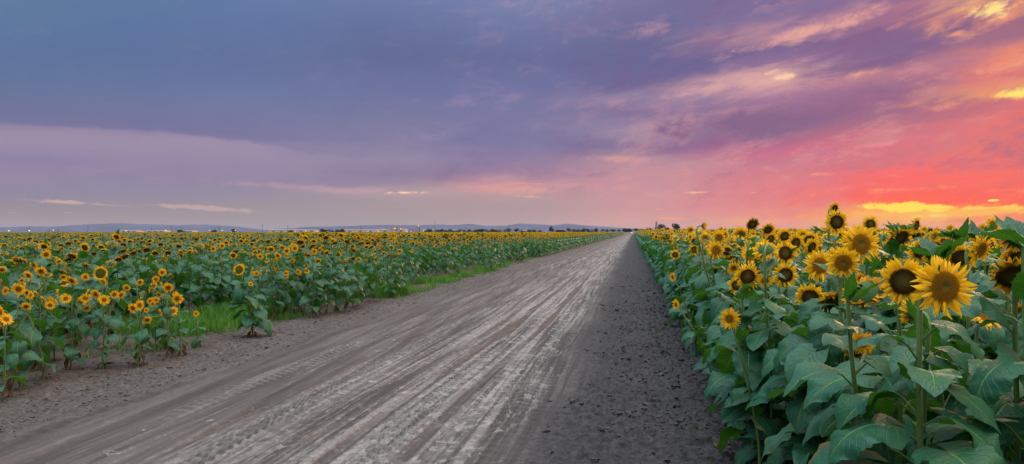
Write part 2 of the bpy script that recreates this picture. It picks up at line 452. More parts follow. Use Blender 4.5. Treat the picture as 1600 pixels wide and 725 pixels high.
def plant_object(rng, data, loc, rz=0, lod=2):
    st, lf, dr, hd = data
    root = empty('sunflower_plant', loc, rz)
    link('stem', st.mesh('stem', PM), root)
    link('leaves', lf.mesh('leaves', PM), root)
    if dr.n: link('withered_leaves', dr.mesh('withered_leaves', PM), root)
    for M, style in hd: head_obj(rng, style, lod, M, root)
    return root
def copy_plant(src, loc, rz, s):
    r = src.copy(); C.objects.link(r); r.location = loc; r.rotation_euler = (0, 0, rz); r.scale = (s, s, s)
    for ch in src.children:
        c = ch.copy(); C.objects.link(c); c.parent = r
        for g in ch.children:
            d = g.copy(); C.objects.link(d); d.parent = c
    return r

def facing(az_deg, tilt_deg):
    """unit normal: azimuth 0 = towards the camera (-Y), + = towards the viewer's right (+X); tilt + = nodding down"""
    a, t = R(az_deg), R(tilt_deg)
    return Vector((math.sin(a)*math.cos(t), -math.cos(a)*math.cos(t), -math.sin(t)))

# ------------------------------------------------------------------ hero plants, placed from the photograph
# px, py of the bloom's centre, distance, bloom radius (m), azimuth, tilt, style, label
SF = 'sunflower_plants'
GR_R = 'sunflower plants of the tall field right of the road'
GR_L = 'sunflower plants of the field left of the road'
used_uv = []
HERO = [
 (1475, 448, 2.30, .112, 6, -2, 'fresh', 'tall sunflower with the largest, wide open bloom showing a ringed brown centre'),
 (1412, 440, 2.95, .110, -22, 4, 'dark', 'sunflower bloom half hidden just behind the largest open bloom'),
 (1345, 381, 3.55, .112, 8, -6, 'fresh', 'bright upright sunflower with green-eyed ringed centre standing out against the horizon'),
 (1307, 347, 5.40, .108, 2, 4, 'dark', 'highest dark-centred sunflower bloom in front of the red sky'),
 (1281, 415, 4.30, .110, 3, -4, 'fresh', 'sunflower with pointed upright petals below the highest blooms in the roadside row'),
 (1168, 432, 4.90, .106, 2, 3, 'dark', 'round dark-centred sunflower nearest the road edge, above the small narrow bloom'),
 (1227, 430, 5.00, .106, 0, 6, 'dark', 'dark-centred sunflower with short wide petals, between two brighter blooms'),
 (1140, 498, 4.60, .082, -42, 0, 'small', 'low small sunflower turned sideways, hanging over the bare earth'),
 (1304, 470, 3.70, .098, 15, 52, 'wilt', 'nodding sunflower bowed down under its own green bracts'),
 (1266, 464, 4.10, .095, -25, 20, 'dark', 'sunflower bloom half covered by leaves beside the bowed down bloom'),
 (1172, 400, 6.60, .105, 0, -25, 'fresh', 'sunflower tipped back with its upper petals pointing to the sky'),
 (1119, 391, 7.30, .108, 10, -2, 'fresh', 'upright sunflower with tall oval bloom in the middle of the roadside row'),
 (1588, 432, 2.75, .105, -30, 46, 'wilt', 'drooping ragged sunflower cut by the picture edge'),
 (1540, 495, 3.40, .085, 10, -50, 'fresh', 'low sunflower facing upwards behind broad leaves'),
 (1152, 446, 5.60, .085, -30, 5, 'dark', 'smaller sunflower peeping out behind the round dark-centred one'),
 (1243, 380, 6.10, .100, 20, 12, 'dark', 'dark-faced sunflower in the second rank, cut by a leaf'),
 (1268, 386, 6.40, .098, 25, 20, 'dark', 'shaded sunflower turned aside in the second rank'),
 (1102, 372, 9.20, .095, 0, 2, 'fresh', 'small round sunflower under the lone upright bud'),
 (1130, 368, 9.60, .095, 5, 6, 'dark', 'round sunflower right of the lone upright bud'),
 (1099, 353, 8.20, .070, 60, 0, 'bud', 'lone half-opened sunflower bud sticking up above the row'),
 (1155, 362, 8.90, .085, 60, 0, 'fresh', 'sunflower turned in profile beside a tall folded leaf'),
 (1176, 350, 8.70, .095, 10, 28, 'wilt', 'leafy-topped sunflower nodding above the skyline'),
 (1200, 359, 8.30, .100, 5, 30, 'dark', 'broad nodding sunflower on the skyline right of the leafy-topped one'),
 (1193, 385, 7.40, .100, 10, 25, 'dark', 'dark nodding sunflower behind the one tipped back'),
 (1304, 326, 7.60, .080, 20, 15, 'dark', 'topmost small sunflower peeking over the highest dark-centred bloom'),
 (1405, 372, 5.00, .100, 10, 40, 'wilt', 'brown-faced drooping sunflower among leaves behind the bright upright bloom'),
 (1432, 352, 6.50, .090, 35, 10, 'dark', 'skyline sunflower with a grey folded leaf on its left'),
 (1536, 372, 5.20, .095, 30, 45, 'wilt', 'drooping golden sunflower under dark leaves near the sunset'),
 (1552, 352, 5.60, .085, 15, -15, 'fresh', 'spiky small sunflower just under the yellow sunset cloud'),
 (1360, 350, 6.80, .090, -10, 0, 'dark', 'crowded sunflower right behind the bright upright bloom'),
 (1592, 398, 3.90, .095, 10, 40, 'wilt', 'bowed sunflower among dark leaves above the drooping ragged one'),
 (1085, 390, 10.2, .10, 5, 5, 'dark', 'sunflower leaning over the leaf wall where the roadside row grows dense'),
 (1055, 398, 12.2, .10, -20, 0, 'dark', 'sunflower low on the road side of the dense row'),
 (1056, 476, 6.9, .060, -68, 0, 'small', 'tiny low sunflower in profile poking out of the leaf wall'),
 (1051, 433, 9.3, .070, -62, 0, 'small', 'small profile sunflower poking out higher on the leaf wall'),
 (1456, 398, 3.40, .050, 175, 20, 'bud', 'bloomless stalk ending in an upright grey-green leaf just above the biggest bloom'),
 (1492, 366, 4.80, .055, 160, 10, 'bud', 'bloomless stalk with pointed leaves against the yellow sunset cloud'),
 (1522, 364, 5.00, .055, 190, 0, 'bud', 'bloomless stalk with one dark folded leaf against the red sky'),
 (1584, 372, 2.70, .060, 170, 20, 'bud', 'leafy stalk whose long leaf rises over the horizon beside the sunset'),
 (1402, 356, 5.20, .055, 165, 0, 'bud', 'bloomless stalk with green pointed leaves behind the bright upright bloom'),
 (1338, 545, 3.2, .07, -30, 25, 'wilt', 'scrap of sunflower bloom low between the stems'),
]
rng = random.Random(11)
n_ind = 0
for (px, py, d, r, az, tilt, style, label) in HERO:
    c = at(px, py, d); n = facing(az, tilt)
    back = Vector((n.x, n.y, 0))*r*1.4
    off = Vector((rng.uniform(-.03, .03), rng.uniform(-.03, .03), 0))
    root = Vector((c.x-back.x+off.x, c.y-back.y+off.y, 0))
    u, v = w2uv(root.x, root.y); hc0 = c.z
    um = .98 if hc0 > 1.45 else .84
    if u < um:                                    # the plant stands in the row and leans out
        dx = um-u+rng.uniform(0, .06); root.x += dx*CT; root.y -= dx*ST; u += dx
    hc = c - root
    close = d < 5.6
    kw = dict(leaf_scale=1.28 if close else 1.12, nleaf=21 if close else 18, low=.10)
    if style == 'bud' and az > 100: kw['upleaf'] = 5
    if style == 'bud': kw['nleaf'] = 16
    if hc.z < 1.25: kw['nleaf'] = 9; kw['leaf_scale'] = .8
    data = build_plant(rng, [(hc, n, r, style, 0)], hc.z, 2, **kw)
    o = plant_object(rng, data, root, 0, 2)
    tag(o, label, 'sunflower', GR_R); n_ind += 1
    used_uv.append((u, v))

# left-hand edge plants
def branching(rng, h, k, spread=.20, r=.062, lod=2):
    hs = [((rng.uniform(-.05, .05), rng.uniform(-.05, .05), h), facing(rng.uniform(-25, 40), rng.uniform(-10, 35)), r*1.15, 'small', 0)]
    for i in range(k-1):
        a = 2*PI*i/(k-1)+rng.uniform(-.4, .4); s = spread*rng.uniform(.5, 1.15)
        z = h*rng.uniform(.62, .99)
        hs.append(((math.cos(a)*s, math.sin(a)*s, z), facing(rng.uniform(-60, 70), rng.uniform(-20, 35)), r*rng.uniform(.75, 1.1), 'small', rng.uniform(.45, .72)))
    return hs
LEFT = [  # base px, base py, height, kind, label
 (5, 628, .92, 'b2', 'bare-stemmed young sunflower nearest the lower left corner of the field'),
 (68, 598, 1.02, 'lone', 'leaning young sunflower stalk with broad pale leaves and no open bloom'),
 (215, 573, .80, 'b3', 'short leafy sunflower with three small blooms at the field edge'),
 (262, 560, .98, 'b4', 'slim sunflower with a cluster of small blooms at the field edge'),
 (281, 558, .82, 'one', 'thin sunflower with one small round bloom next to the bare gap'),
 (395, 527, 1.12, 'big', 'stocky sunflower with a green unopened disc standing alone before the grass gap'),
 (20, 612, 1.12, 'b5', 'branching sunflower with several small blooms at the left margin'),
 (110, 585, 1.15, 'b7', 'branching sunflower thick with small yellow blooms behind the leaning young stalk'),
 (160, 578, 1.22, 'b8', 'bushiest branching sunflower, crowned by many small blooms and a larger greenish one'),
 (60, 580, 1.25, 'b7', 'branching sunflower behind the young stalk, its small blooms in loose sprays'),
 (310, 548, .55, 'one', 'knee-high sunflower seedling by the bare gap'),
]
rng = random.Random(23)
for (px, py, h, kind, label) in LEFT:
    d = H*F/(py-362); c = at(px, py, d); c.z = 0
    hs = []
    kw = dict(nleaf=9, leaf_scale=.85, low=.14, dry=5, thick=.85)
    if kind[0] == 'b' and kind != 'big':
        hs = branching(rng, h, int(kind[1]), .12 if h < 1 else .24, .070)
        if kind == 'b8': hs[0] = (hs[0][0], facing(5, 0), .105, 'green', 0)
        kw['nleaf'] = 8 if h < 1 else 14
        if kind in ('b2',): hs = [((-.05, .02, h), facing(-20, 10), .085, 'small', 0), ((.03, .0, h-.07), facing(60, -30), .075, 'small', .8)]
    elif kind == 'one': hs = [((-.02, -.03, h), facing(4, 0), .095 if h > .7 else .05, 'small', 0)]; kw['nleaf'] = 7; kw['leaf_scale'] = .65
    elif kind == 'lone': hs = [((-.22, -.05, h), facing(-60, -20), .05, 'bud', 0)]; kw.update(nleaf=9, leaf_scale=1.0, thick=1.2)
    elif kind == 'big': hs = [((-.20, -.06, h), facing(-6, -5), .112, 'green', 0)]; kw.update(nleaf=24, leaf_scale=1.24, thick=1.3, dry=6)
    o = plant_object(rng, build_plant(rng, hs, h, 2, **kw), c, 0, 2)
    tag(o, label, 'sunflower', GR_L); n_ind += 1
    used_uv.append(w2uv(c.x, c.y))

# ------------------------------------------------------------------ variants for the other plants
def variant(kind, rng, lod):
    if kind == 'tall':
        h = rng.uniform(1.48, 1.72); t = rng.choice([0, 5, 12, 25, 45]); st = rng.choice(['fresh', 'dark', 'dark', 'fresh', 'wilt', 'bud'])
        far_az = rng.uniform(120, 240) if (st == 'bud' or rng.random() < .12) else rng.uniform(-25, 25)
        if st == 'wilt': t = 50
        hs = [((rng.uniform(-.05, .05), -.10, h), facing(far_az, t+rng.uniform(-8, 8)), rng.uniform(.086, .108)*(.6 if st == 'bud' else 1), st, 0)]
        if rng.random() < .35: hs.append(((rng.uniform(-.12, .12), -.05, h-.22), facing(rng.uniform(-60, 60), 5), .06, 'small', .8))
        kw = dict(nleaf={2: 19, 1: 16, 0: 11}[lod], low=.10, leaf_scale={2: 1.16, 1: 1.2, 0: 1.35}[lod], upleaf=rng.choice([0, 2, 3]))
    elif kind in ('single', 'sparse'):
        h = rng.uniform(1.22, 1.50) if kind == 'single' else rng.uniform(1.18, 1.42); st = rng.choice(['fresh', 'dark', 'wilt', 'wilt', 'small', 'dark', 'bud'] if lod == 2 else ['fresh', 'dark', 'fresh', 'wilt', 'small', 'dark']); t = {'wilt': 52, 'small': 10}.get(st, rng.uniform(20, 60))
        if kind == 'sparse' and st != 'bud': st = rng.choice(['wilt', 'wilt', 'dark', 'bud']); t = rng.uniform(45, 72)
        far_az = rng.uniform(100, 260) if (st == 'bud' or rng.random() < (.35 if kind == 'sparse' else .08)) else rng.uniform(-15, 45)
        hs = [((rng.uniform(-.05, .05), -.10, h), facing(far_az, t), rng.uniform(.080, .102)*(.8 if st == 'small' else .6 if st == 'bud' else 1), st, 0)]
        if lod < 2 and kind == 'single' and rng.random() < .5: hs.append(((rng.uniform(-.15, .15), -.08, h-rng.uniform(.15, .45)), facing(rng.uniform(-50, 70), 10), .06, 'small', .7))
        kw = dict(nleaf={2: 16, 1: 14, 0: 10}[lod], low=.16, dry=4 if lod == 2 else 0, leaf_scale={2: 1.06, 1: 1.0, 0: 1.12}[lod], upleaf=rng.choice([0, 1, 2]))
    else:
        h = rng.uniform(1.05, 1.28)
        hs = branching(rng, h, rng.randint(4, 7), .20, .064, lod)
        kw = dict(nleaf={2: 12, 1: 9, 0: 7}[lod], low=.16, dry=3 if lod == 2 else 0, leaf_scale={2: .85, 1: .9, 0: 1.1}[lod])
    return build_plant(rng, hs, h, lod, **kw), hs

def to_mb(data, rng, lod):
    st, lf, dr, hd = data; mb = MB(); mb.add(st); mb.add(lf)
    if dr.n: mb.add(dr)
    for M, style in hd:
        b, p, d, _ = rng.choice(head_meshes(style, lod))
        for q in (b, p, d): mb.add(q, M)
    return mb

# ------------------------------------------------------------------ plant positions
rngp = np.random.default_rng(3)
def left_edge(v): return -6.15 - .35*vnoise(np.asarray(v)*.35, np.asarray(v)*0+5, 9)
pos = []      # u, v, side, row, idx
def rows(side, k0, k1, v0, v1, du, dv, jit=1.0):
    out = []
    for k in range(k0, k1):
        u = (1.00 + .74*k) if side > 0 else -(6.25 + .74*k)
        v = np.arange(v0, v1, dv)
        vv = v + rngp.uniform(-.10, .10, len(v))*jit*dv/.3; uu = u + rngp.uniform(-.09, .09, len(v))*jit
        for i in range(len(v)): out.append((uu[i], vv[i], side, k))
    return out
FOVT = 800/F
def inview(x, y, m=.06): return y > .5 and abs(x/y) < FOVT+m
near, mid_, far_ = [], [], []
cand = rows(1, 0, 70, -3, 45, .74, .31) + rows(-1, 0, 80, -3, 45, .74, .34)
for (u, v, s, k) in cand:
    x, y = uv2w(u, v)
    if s > 0 and y < 2.2 and x/max(y, .01) < .9 and y > 0: continue
    if math.hypot(x, y) < 1.25: continue
    if s < 0:
        if u > -8.75 and 9.3 < v < 12.2 and u > -8.75+.4*math.sin(v): continue            # the weedy gap
        if u > left_edge(v)+.05: continue
        if k == 0 and v < 10: continue
        if k < 2 and 18 < v < 27 and rngp.random() < .45: continue
        cl = float(fbm(np.array([u*.9]), np.array([v*.55]), 88, 3)[0])
        if k < 4 and cl < -.12 and rngp.random() < .75: continue
        if k >= 4 and cl < -.35 and rngp.random() < .5: continue
    if any((u-a)**2+(v-b)**2 < (.15 if s > 0 else .24)**2 for a, b in used_uv): continue
    if rngp.random() < .05: continue
    d = math.hypot(x, y)
    if x < -y*1.6 or y < -3: continue
    if abs(x) > 1.25*max(y, 0)+3: continue
    (near if inview(x, y) else mid_).append((d, u, v, s, k, x, y))
near.sort(key=lambda a: a[0]*(1.0 if a[3] > 0 else .98))
N_IND = 300 - n_ind
ind, rest = near[:N_IND], near[N_IND:]
mid_ += rest

def ordn(i):
    w = ['first', 'second', 'third', 'fourth', 'fifth', 'sixth', 'seventh', 'eighth', 'ninth', 'tenth', 'eleventh', 'twelfth', 'thirteenth', 'fourteenth', 'fifteenth', 'sixteenth', 'seventeenth', 'eighteenth', 'nineteenth']
    if i < 19: return w[i]
    tens = ['twentieth', 'thirtieth', 'fortieth', 'fiftieth', 'sixtieth']; tn = ['twenty', 'thirty', 'forty', 'fifty', 'sixty']
    a, b = divmod(i+1, 10)
    return tens[a-2] if b == 0 else tn[a-2]+'-'+w[b-1]

protos = {}
rng = random.Random(77)
for kind, cnt in (('tall', 16), ('single', 9), ('sparse', 9), ('branch', 7)):
    protos[kind] = []
    for i in range(cnt):
        data, hs = variant(kind, rng, 2)
        protos[kind].append([data, hs, None])
LOOK = {'bud': 'unopened', 'fresh': 'ring-centred', 'dark': 'dark-centred', 'wilt': 'wilting', 'small': 'small-flowered'}
counters = {}
order = sorted(ind, key=lambda a: a[2])
for (d, u, v, s, k, x, y) in order:
    if s > 0: kind = 'tall'
    else:
        pb = .75 if (k <= 2 and v < 9.5) else (.35 if k <= 2 else .12)
        kind = 'branch' if rng.random() < pb else ('sparse' if rng.random() < (.75 if x < -.32*y else .3) else 'single')
    P = rng.choice(protos[kind]); rz = rng.uniform(-.5, .5) + (.1 if s < 0 else 0)
    if s < 0: rz += .12
    sc_ = rng.uniform(.93, 1.06) if s > 0 else rng.uniform(.88, 1.14)
    if s > 0 and k >= 2: sc_ *= .99
    if s < 0: sc_ *= 1+.11*float(fbm(np.array([u*.9]), np.array([v*.55]), 88, 3)[0])
    if s < 0 and k == 0: sc_ *= .92
    if s > 0 and k == 0 and y < 3.4: sc_ = min(sc_, .93)
    loc = (x, y, 0)
    if P[2] is None:
        o = plant_object(rng, P[0], loc, rz, 2); o.scale = (sc_,)*3; P[2] = o
    else: o = copy_plant(P[2], loc, rz, sc_)
    c = counters[(s, k)] = counters.get((s, k), -1)+1
    style = P[1][0][3]; tilt = -P[1][0][1].z
    if kind == 'branch': look = 'branching many-flowered'
    elif P[1][0][1].y > .3: look = 'turned-away '+LOOK[style]
    elif tilt > .55: look = 'bowed '+LOOK[style]
    elif tilt > .25: look = 'nodding '+LOOK[style]
    else: look = 'upright '+LOOK[style]
    sidew = 'right of the road' if s > 0 else 'left of the road'
    lab = '%s sunflower, %s from the camera in the %s row %s' % (look, ordn(c), ordn(k), sidew)
    tag(o, lab, 'sunflower', GR_R if s > 0 else GR_L)

# ------------------------------------------------------------------ all the other plants: one object
def ring_positions(r0, r1, dens, patch):
    out = []
    return out
rngv = random.Random(99)
src_mid, src_far = [], []
hidden_mats = PM
def src(name, mb):
    o = bpy.data.objects.new(name, mb.mesh(name, PM)); return o
n_t, n_s = 8, 12
for i in range(n_t): src_mid.append(src('row_plant', to_mb(variant('tall', rngv, 1)[0], rngv, 1)))
for i in range(n_s):
    src_mid.append(src('row_plant', to_mb(variant('sparse' if i < 6 else 'single', rngv, 1)[0], rngv, 1)))
PL, PW = 3.0, 2.22
lows = {'t': [to_mb(variant('tall', rngv, 0)[0], rngv, 0) for _ in range(8)], 's': [to_mb(variant('single', rngv, 0)[0], rngv, 0) for _ in range(8)], 'p': [to_mb(variant('sparse', rngv, 0)[0], rngv, 0) for _ in range(8)]}
for kk in ('t', 't', 't', 's', 's', 's', 'p', 'p', 'p'):
    mb = MB()
    for a in range(3):
        for b in range(9):
            z = rngv.uniform(.88, 1.08)
            M = Matrix.Translation(((a-1)*.74+rngv.uniform(-.12, .12), (b-4)*.33+rngv.uniform(-.1, .1), 0)) @ Matrix.Rotation(rngv.uniform(-.7, .7)+TH, 4, 'Z') @ Matrix.Scale(z, 4)
            mb.add(rngv.choice(lows[kk]), M)
    src_far.append(src('row_patch', mb))
pts, vid, prz, psc = [], [], [], []
for (d, u, v, s, k, x, y) in mid_:
    pts.append((x, y, 0)); vid.append(rngv.randrange(n_t) if s > 0 else n_t+(rngv.randrange(6) if rngv.random() < (.85 if x < -.32*y else .25) else 6+rngv.randrange(6)))
    prz.append(rngv.uniform(-.6, .6)+(.2 if s < 0 else 0))
    q = rngv.uniform(.92, 1.07) if s > 0 else rngv.uniform(.88, 1.12)
    if s > 0 and k >= 2: q *= 1.0 if y < 12 else 1.06
    if s < 0: q *= 1+.11*float(fbm(np.array([u*.9]), np.array([v*.55]), 88, 3)[0])
    if s < 0 and k == 0: q *= .9
    psc.append(q)
vfar = 45.0
NM = len(src_mid)
k = 0
for side in (1, -1):
    for a in range(0, 170):
        uc = (1.00+.74 + a*PW) if side > 0 else -(6.25+.74+a*PW)
        v0 = vfar+PL/2 - .15
        while v0 < 420:
            x, y = uv2w(uc, v0)
            if abs(x) < .80*y+6 and x*x+y*y < 420**2:
                j = 0 if v0 > 120 else rngv.uniform(-.15, .15)
                X, Y = uv2w(uc + (rngv.uniform(-.1, .1) if a else rngv.uniform(-.08, .08)), v0+j)
                pts.append((X, Y, 0)); vid.append(NM+(rngv.randrange(3) if side > 0 else (6 if rngv.random() < (.8 if x < -.32*y else .2) else 3)+rngv.randrange(3)))
                prz.append(-TH); psc.append(1.0 if side < 0 else 1.07)
            v0 += PL if v0 < 140 else PL*1.25
print('individuals', n_ind+len(ind), 'mid', len(mid_), 'points', len(pts))
me = bpy.data.meshes.new('sunflower_field'); me.from_pydata(pts, [], [])
for nm, ty, arr in (('vid', 'INT', vid), ('rz', 'FLOAT', prz), ('psc', 'FLOAT', psc)):
    at_ = me.attributes.new(nm, ty, 'POINT'); at_.data.foreach_set('value', np.array(arr, dtype=np.int32 if ty == 'INT' else np.float32))
fld = link('sunflower_field', me); tag(fld, 'dense rows of sunflowers filling both fields out to the horizon', 'sunflower field', kind='stuff')
ng = bpy.data.node_groups.new('rows', 'GeometryNodeTree')
ng.interface.new_socket('Geometry', in_out='INPUT', socket_type='NodeSocketGeometry')
ng.interface.new_socket('Geometry', in_out='OUTPUT', socket_type='NodeSocketGeometry')
gi, go = ng.nodes.new('NodeGroupInput'), ng.nodes.new('NodeGroupOutput')
def named(nm, ty):
    n = ng.nodes.new('GeometryNodeInputNamedAttribute'); n.data_type = ty; n.inputs[0].default_value = nm
    return [o for o in n.outputs if o.enabled][0]
nv, nrz, ns = named('vid', 'INT'), named('rz', 'FLOAT'), named('psc', 'FLOAT')
cx = ng.nodes.new('ShaderNodeCombineXYZ'); ng.links.new(nrz, cx.inputs[2])
e2r = ng.nodes.new('FunctionNodeEulerToRotation'); ng.links.new(cx.outputs[0], e2r.inputs[0])
jout = ng.nodes.new('GeometryNodeJoinGeometry')
for i, so in enumerate(src_mid+src_far):
    oi = ng.nodes.new('GeometryNodeObjectInfo'); oi.inputs['Object'].default_value = so; oi.inputs['As Instance'].default_value = False
    cmp_ = ng.nodes.new('FunctionNodeCompare'); cmp_.data_type = 'INT'; cmp_.operation = 'EQUAL'
    ins = [x for x in cmp_.inputs if x.enabled]; ng.links.new(nv, ins[0]); ins[1].default_value = i
    iop = ng.nodes.new('GeometryNodeInstanceOnPoints')
    ng.links.new(gi.outputs[0], iop.inputs['Points']); ng.links.new(cmp_.outputs[0], iop.inputs['Selection'])
    ng.links.new(oi.outputs['Geometry'], iop.inputs['Instance']); ng.links.new(e2r.outputs[0], iop.inputs['Rotation']); ng.links.new(ns, iop.inputs['Scale'])
    ng.links.new(iop.outputs[0], jout.inputs[0])
ng.links.new(jout.outputs[0], go.inputs[0])
md = fld.modifiers.new('rows', 'NODES'); md.node_group = ng

# ------------------------------------------------------------------ ground and road
def soil_nodes(n, tc):
    s = n.sep(tc)
    big = n.noise(tc, .35, 4, .6); fine = n.noise(tc, 14.0, 6, .7); grit = n.noise(tc, 90.0, 4, .7)
    return s, big, fine, grit
def ground_material():
    m, n = material('field_soil')
    tc = n.N.new('ShaderNodeTexCoord').outputs['Object']
    s, big, fine, grit = soil_nodes(n, tc)
    c = n.mix(n.mr(fine, .3, .7), (.060, .046, .040, 1), (.13, .105, .092, 1))
    far = n.mr(n.m('ABSOLUTE', s[1]), 300, 900)
    c = n.mix(far, c, n.mix(n.mr(n.noise(tc, .004, 3, .6), .4, .6), (.06, .085, .03, 1), (.13, .11, .06, 1)))
    setp(n, Base_Color=c, Roughness=.95, Normal=n.bump(n.add(fine, n.mul(grit, .3)), .8, .04))
    n.p.inputs['Specular IOR Level'].default_value = .2
    return m
RUTS = ((-2.30, .06, .022), (-2.62, .04, .012), (-3.62, .07, .026), (-4.05, .04, .014), (-4.55, .08, .024), (-1.72, .05, .016), (-5.0, .05, .018))
TREAD = ((-3.25, .17, .012, .13), (-2.05, .14, .010, .11), (-1.10, .26, .022, .15), (-4.30, .16, .012, .14))
def road_material():
    m, n = material('dusty_dirt')
    tc = n.N.new('ShaderNodeTexCoord').outputs['Object']
    s = n.sep(tc)
    wob = n.mul(n.sub(n.noise(n.xyz(n.mul(s[0], .25), n.mul(s[1], .06)), 1.0, 2, .5), .5), .5)
    u = n.add(s[0], wob); v = s[1]
    # lengthwise wheel streaks at three widths, broken up along their length
    s1 = n.noise(n.xyz(n.mul(u, 2.6), n.mul(v, .10)), 1.0, 3, .55)
    s2 = n.noise(n.xyz(n.mul(u, 14.0), n.mul(v, .22)), 1.0, 4, .6)
    diag = n.noise(n.xyz(n.mul(n.add(s[0], n.mul(s[1], .085)), 6.0), n.mul(v, .16), 9.0), 1.0, 4, .6)
    s2 = n.mix(n.mr(u, -2.6, -3.6, 0, .75), s2, diag)
    s3 = n.noise(n.xyz(n.mul(u, 48.0), n.mul(v, .9)), 1.0, 4, .65)
    flake = n.noise(n.xyz(n.mul(s[0], 15.0), n.mul(v, 7.0)), 1.0, 7, .74)
    grit = n.noise(tc, 70.0, 5, .75)
    fine = n.noise(tc, 17.0, 6, .7)
    road = n.mul(n.mr(u, -4.9, -4.1), n.mr(u, -.75, -1.15))
    lane = n.add(n.mr(u, -4.6, -1.9, -.07, .13), n.mr(u, -1.7, -1.0, 0, -.10))
    k = n.add(n.add(n.mul(s1, .50), n.mul(s2, .75)), n.add(n.mul(s3, .50), n.mul(flake, .85)))
    k = n.add(n.sub(k, 1.37), lane)
    dust = n.mul(n.mr(k, -.10, .22), road)
    crust = n.noise(n.xyz(n.mul(s[0], 8.0), n.mul(v, 5.5), 3.3), 1.0, 10, .70, .5)
    zone = n.add(n.mr(u, -3.4, -1.6, -.05, .045), n.mr(u, -1.5, -1.0, 0, -.04))
    crust = n.mul(n.mr(n.add(n.add(crust, zone), n.mul(n.sub(s2, .5), .45)), .545, .60), n.mul(road, n.mr(grit, .30, .45, .35, 1)))
    dust2 = n.mul(n.mr(n.add(n.mul(s2, .6), n.mul(flake, .9)), .76, .98), n.mr(u, -7.2, -5.0, .25, .8))
    base_road = n.mix(n.mr(n.add(s2, n.mul(s3, .5)), .55, .95), (.034, .031, .030, 1), (.110, .100, .095, 1))
    uw = n.add(s[0], n.add(n.mul(n.m('SINE', n.add(n.mul(v, .23), 1.0)), .07), n.mul(n.m('SINE', n.add(n.mul(v, .71), 2.0)), .03)))
    rut = None
    for uc, ww, dp in RUTS:
        g = n.mr(n.m('ABSOLUTE', n.sub(uw, uc-0.0)), ww*.5, ww*1.7, 1, 0)
        g = n.mul(g, n.mr(n.noise(n.xyz(n.mul(v, .28), uc*5, 0), 1.0, 3, .6), .40, .60, .25, 1))
        rut = g if rut is None else n.m('MAXIMUM', rut, g)
    rut = n.mul(rut, n.mr(n.add(flake, n.mul(s3, .5)), .55, .85, .35, 1))
    lug = None
    for uc, ww, a_, per in TREAD:
        g = n.mul(n.mr(n.m('ABSOLUTE', n.sub(uw, uc)), ww*.8, ww*1.05, 1, 0), n.mr(n.m('SINE', n.mul(n.add(n.m('DIVIDE', v, per), n.mul(n.m('ABSOLUTE', n.sub(uw, uc)), 4.0)), 2*PI)), -.1, .5))
        g = n.mul(g, n.mr(n.noise(n.xyz(n.mul(v, .3), uc*3+9, 0), 1.0, 3, .6), .42, .58))
        lug = g if lug is None else n.m('MAXIMUM', lug, g)
    lug = n.mul(lug, n.mr(flake, .35, .6, .2, 1))
    verge = n.mix(n.mr(fine, .3, .72), (.030, .027, .026, 1), (.096, .087, .082, 1))
    verge = n.mix(n.mul(dust2, .7), verge, (.22, .20, .19, 1))
    c = n.mix(n.mr(n.add(u, n.mul(n.sub(flake, .5), 1.6)), -5.6, -4.6), verge, base_road)
    c = n.mix(n.mul(dust, n.mr(u, -3.0, -1.6, .85, .5)), c, n.mix(n.mr(fine, .35, .7), (.18, .168, .162, 1), (.30, .283, .272, 1)))
    c = n.mix(n.mul(crust, .62), c, n.mix(n.mr(fine, .35, .7), (.24, .225, .216, 1), (.38, .36, .348, 1)))
    c = n.mix(n.mul(rut, .8), c, (.036, .031, .029, 1))
    c = n.mix(n.mul(lug, .38), c, (.22, .21, .20, 1))
    # the worn pale crust breaks up over grit
    c = n.mix(n.mr(grit, .56, .74, 0, .55), c, (.085, .072, .070, 1))
    wander = n.mul(n.sub(n.noise(n.xyz(n.mul(s[0], .6), n.mul(v, .35), 5.0), 1.0, 4, .6), .5), 1.1)
    damp = n.mr(n.add(n.add(u, wander), n.mul(n.sub(flake, .5), 1.3)), -1.35, -.50)
    loose = n.mix(n.mr(fine, .3, .72), (.013, .0125, .013, 1), (.056, .054, .055, 1))
    loose = n.mix(n.mr(grit, .60, .72, 0, .5), loose, (.13, .126, .128, 1))
    c = n.mix(damp, c, loose)
    field = n.mr(n.add(s[0], n.mul(n.sub(fine, .5), .8)), -6.0, -6.7)
    c = n.mix(field, c, n.mix(n.mr(fine, .3, .7), (.034, .026, .022, 1), (.085, .068, .058, 1)))
    h = n.add(n.add(n.mul(grit, .5), n.mul(fine, .9)), n.add(n.mul(s3, .7), n.add(n.mul(dust, .3), n.mul(crust, .45))))
    setp(n, Base_Color=c, Roughness=n.mr(dust, 0, 1, .92, .72), Normal=n.bump(h, .75, .018))
    n.p.inputs['Specular IOR Level'].default_value = .4
    return m
M_GROUND, M_ROAD = ground_material(), road_material()

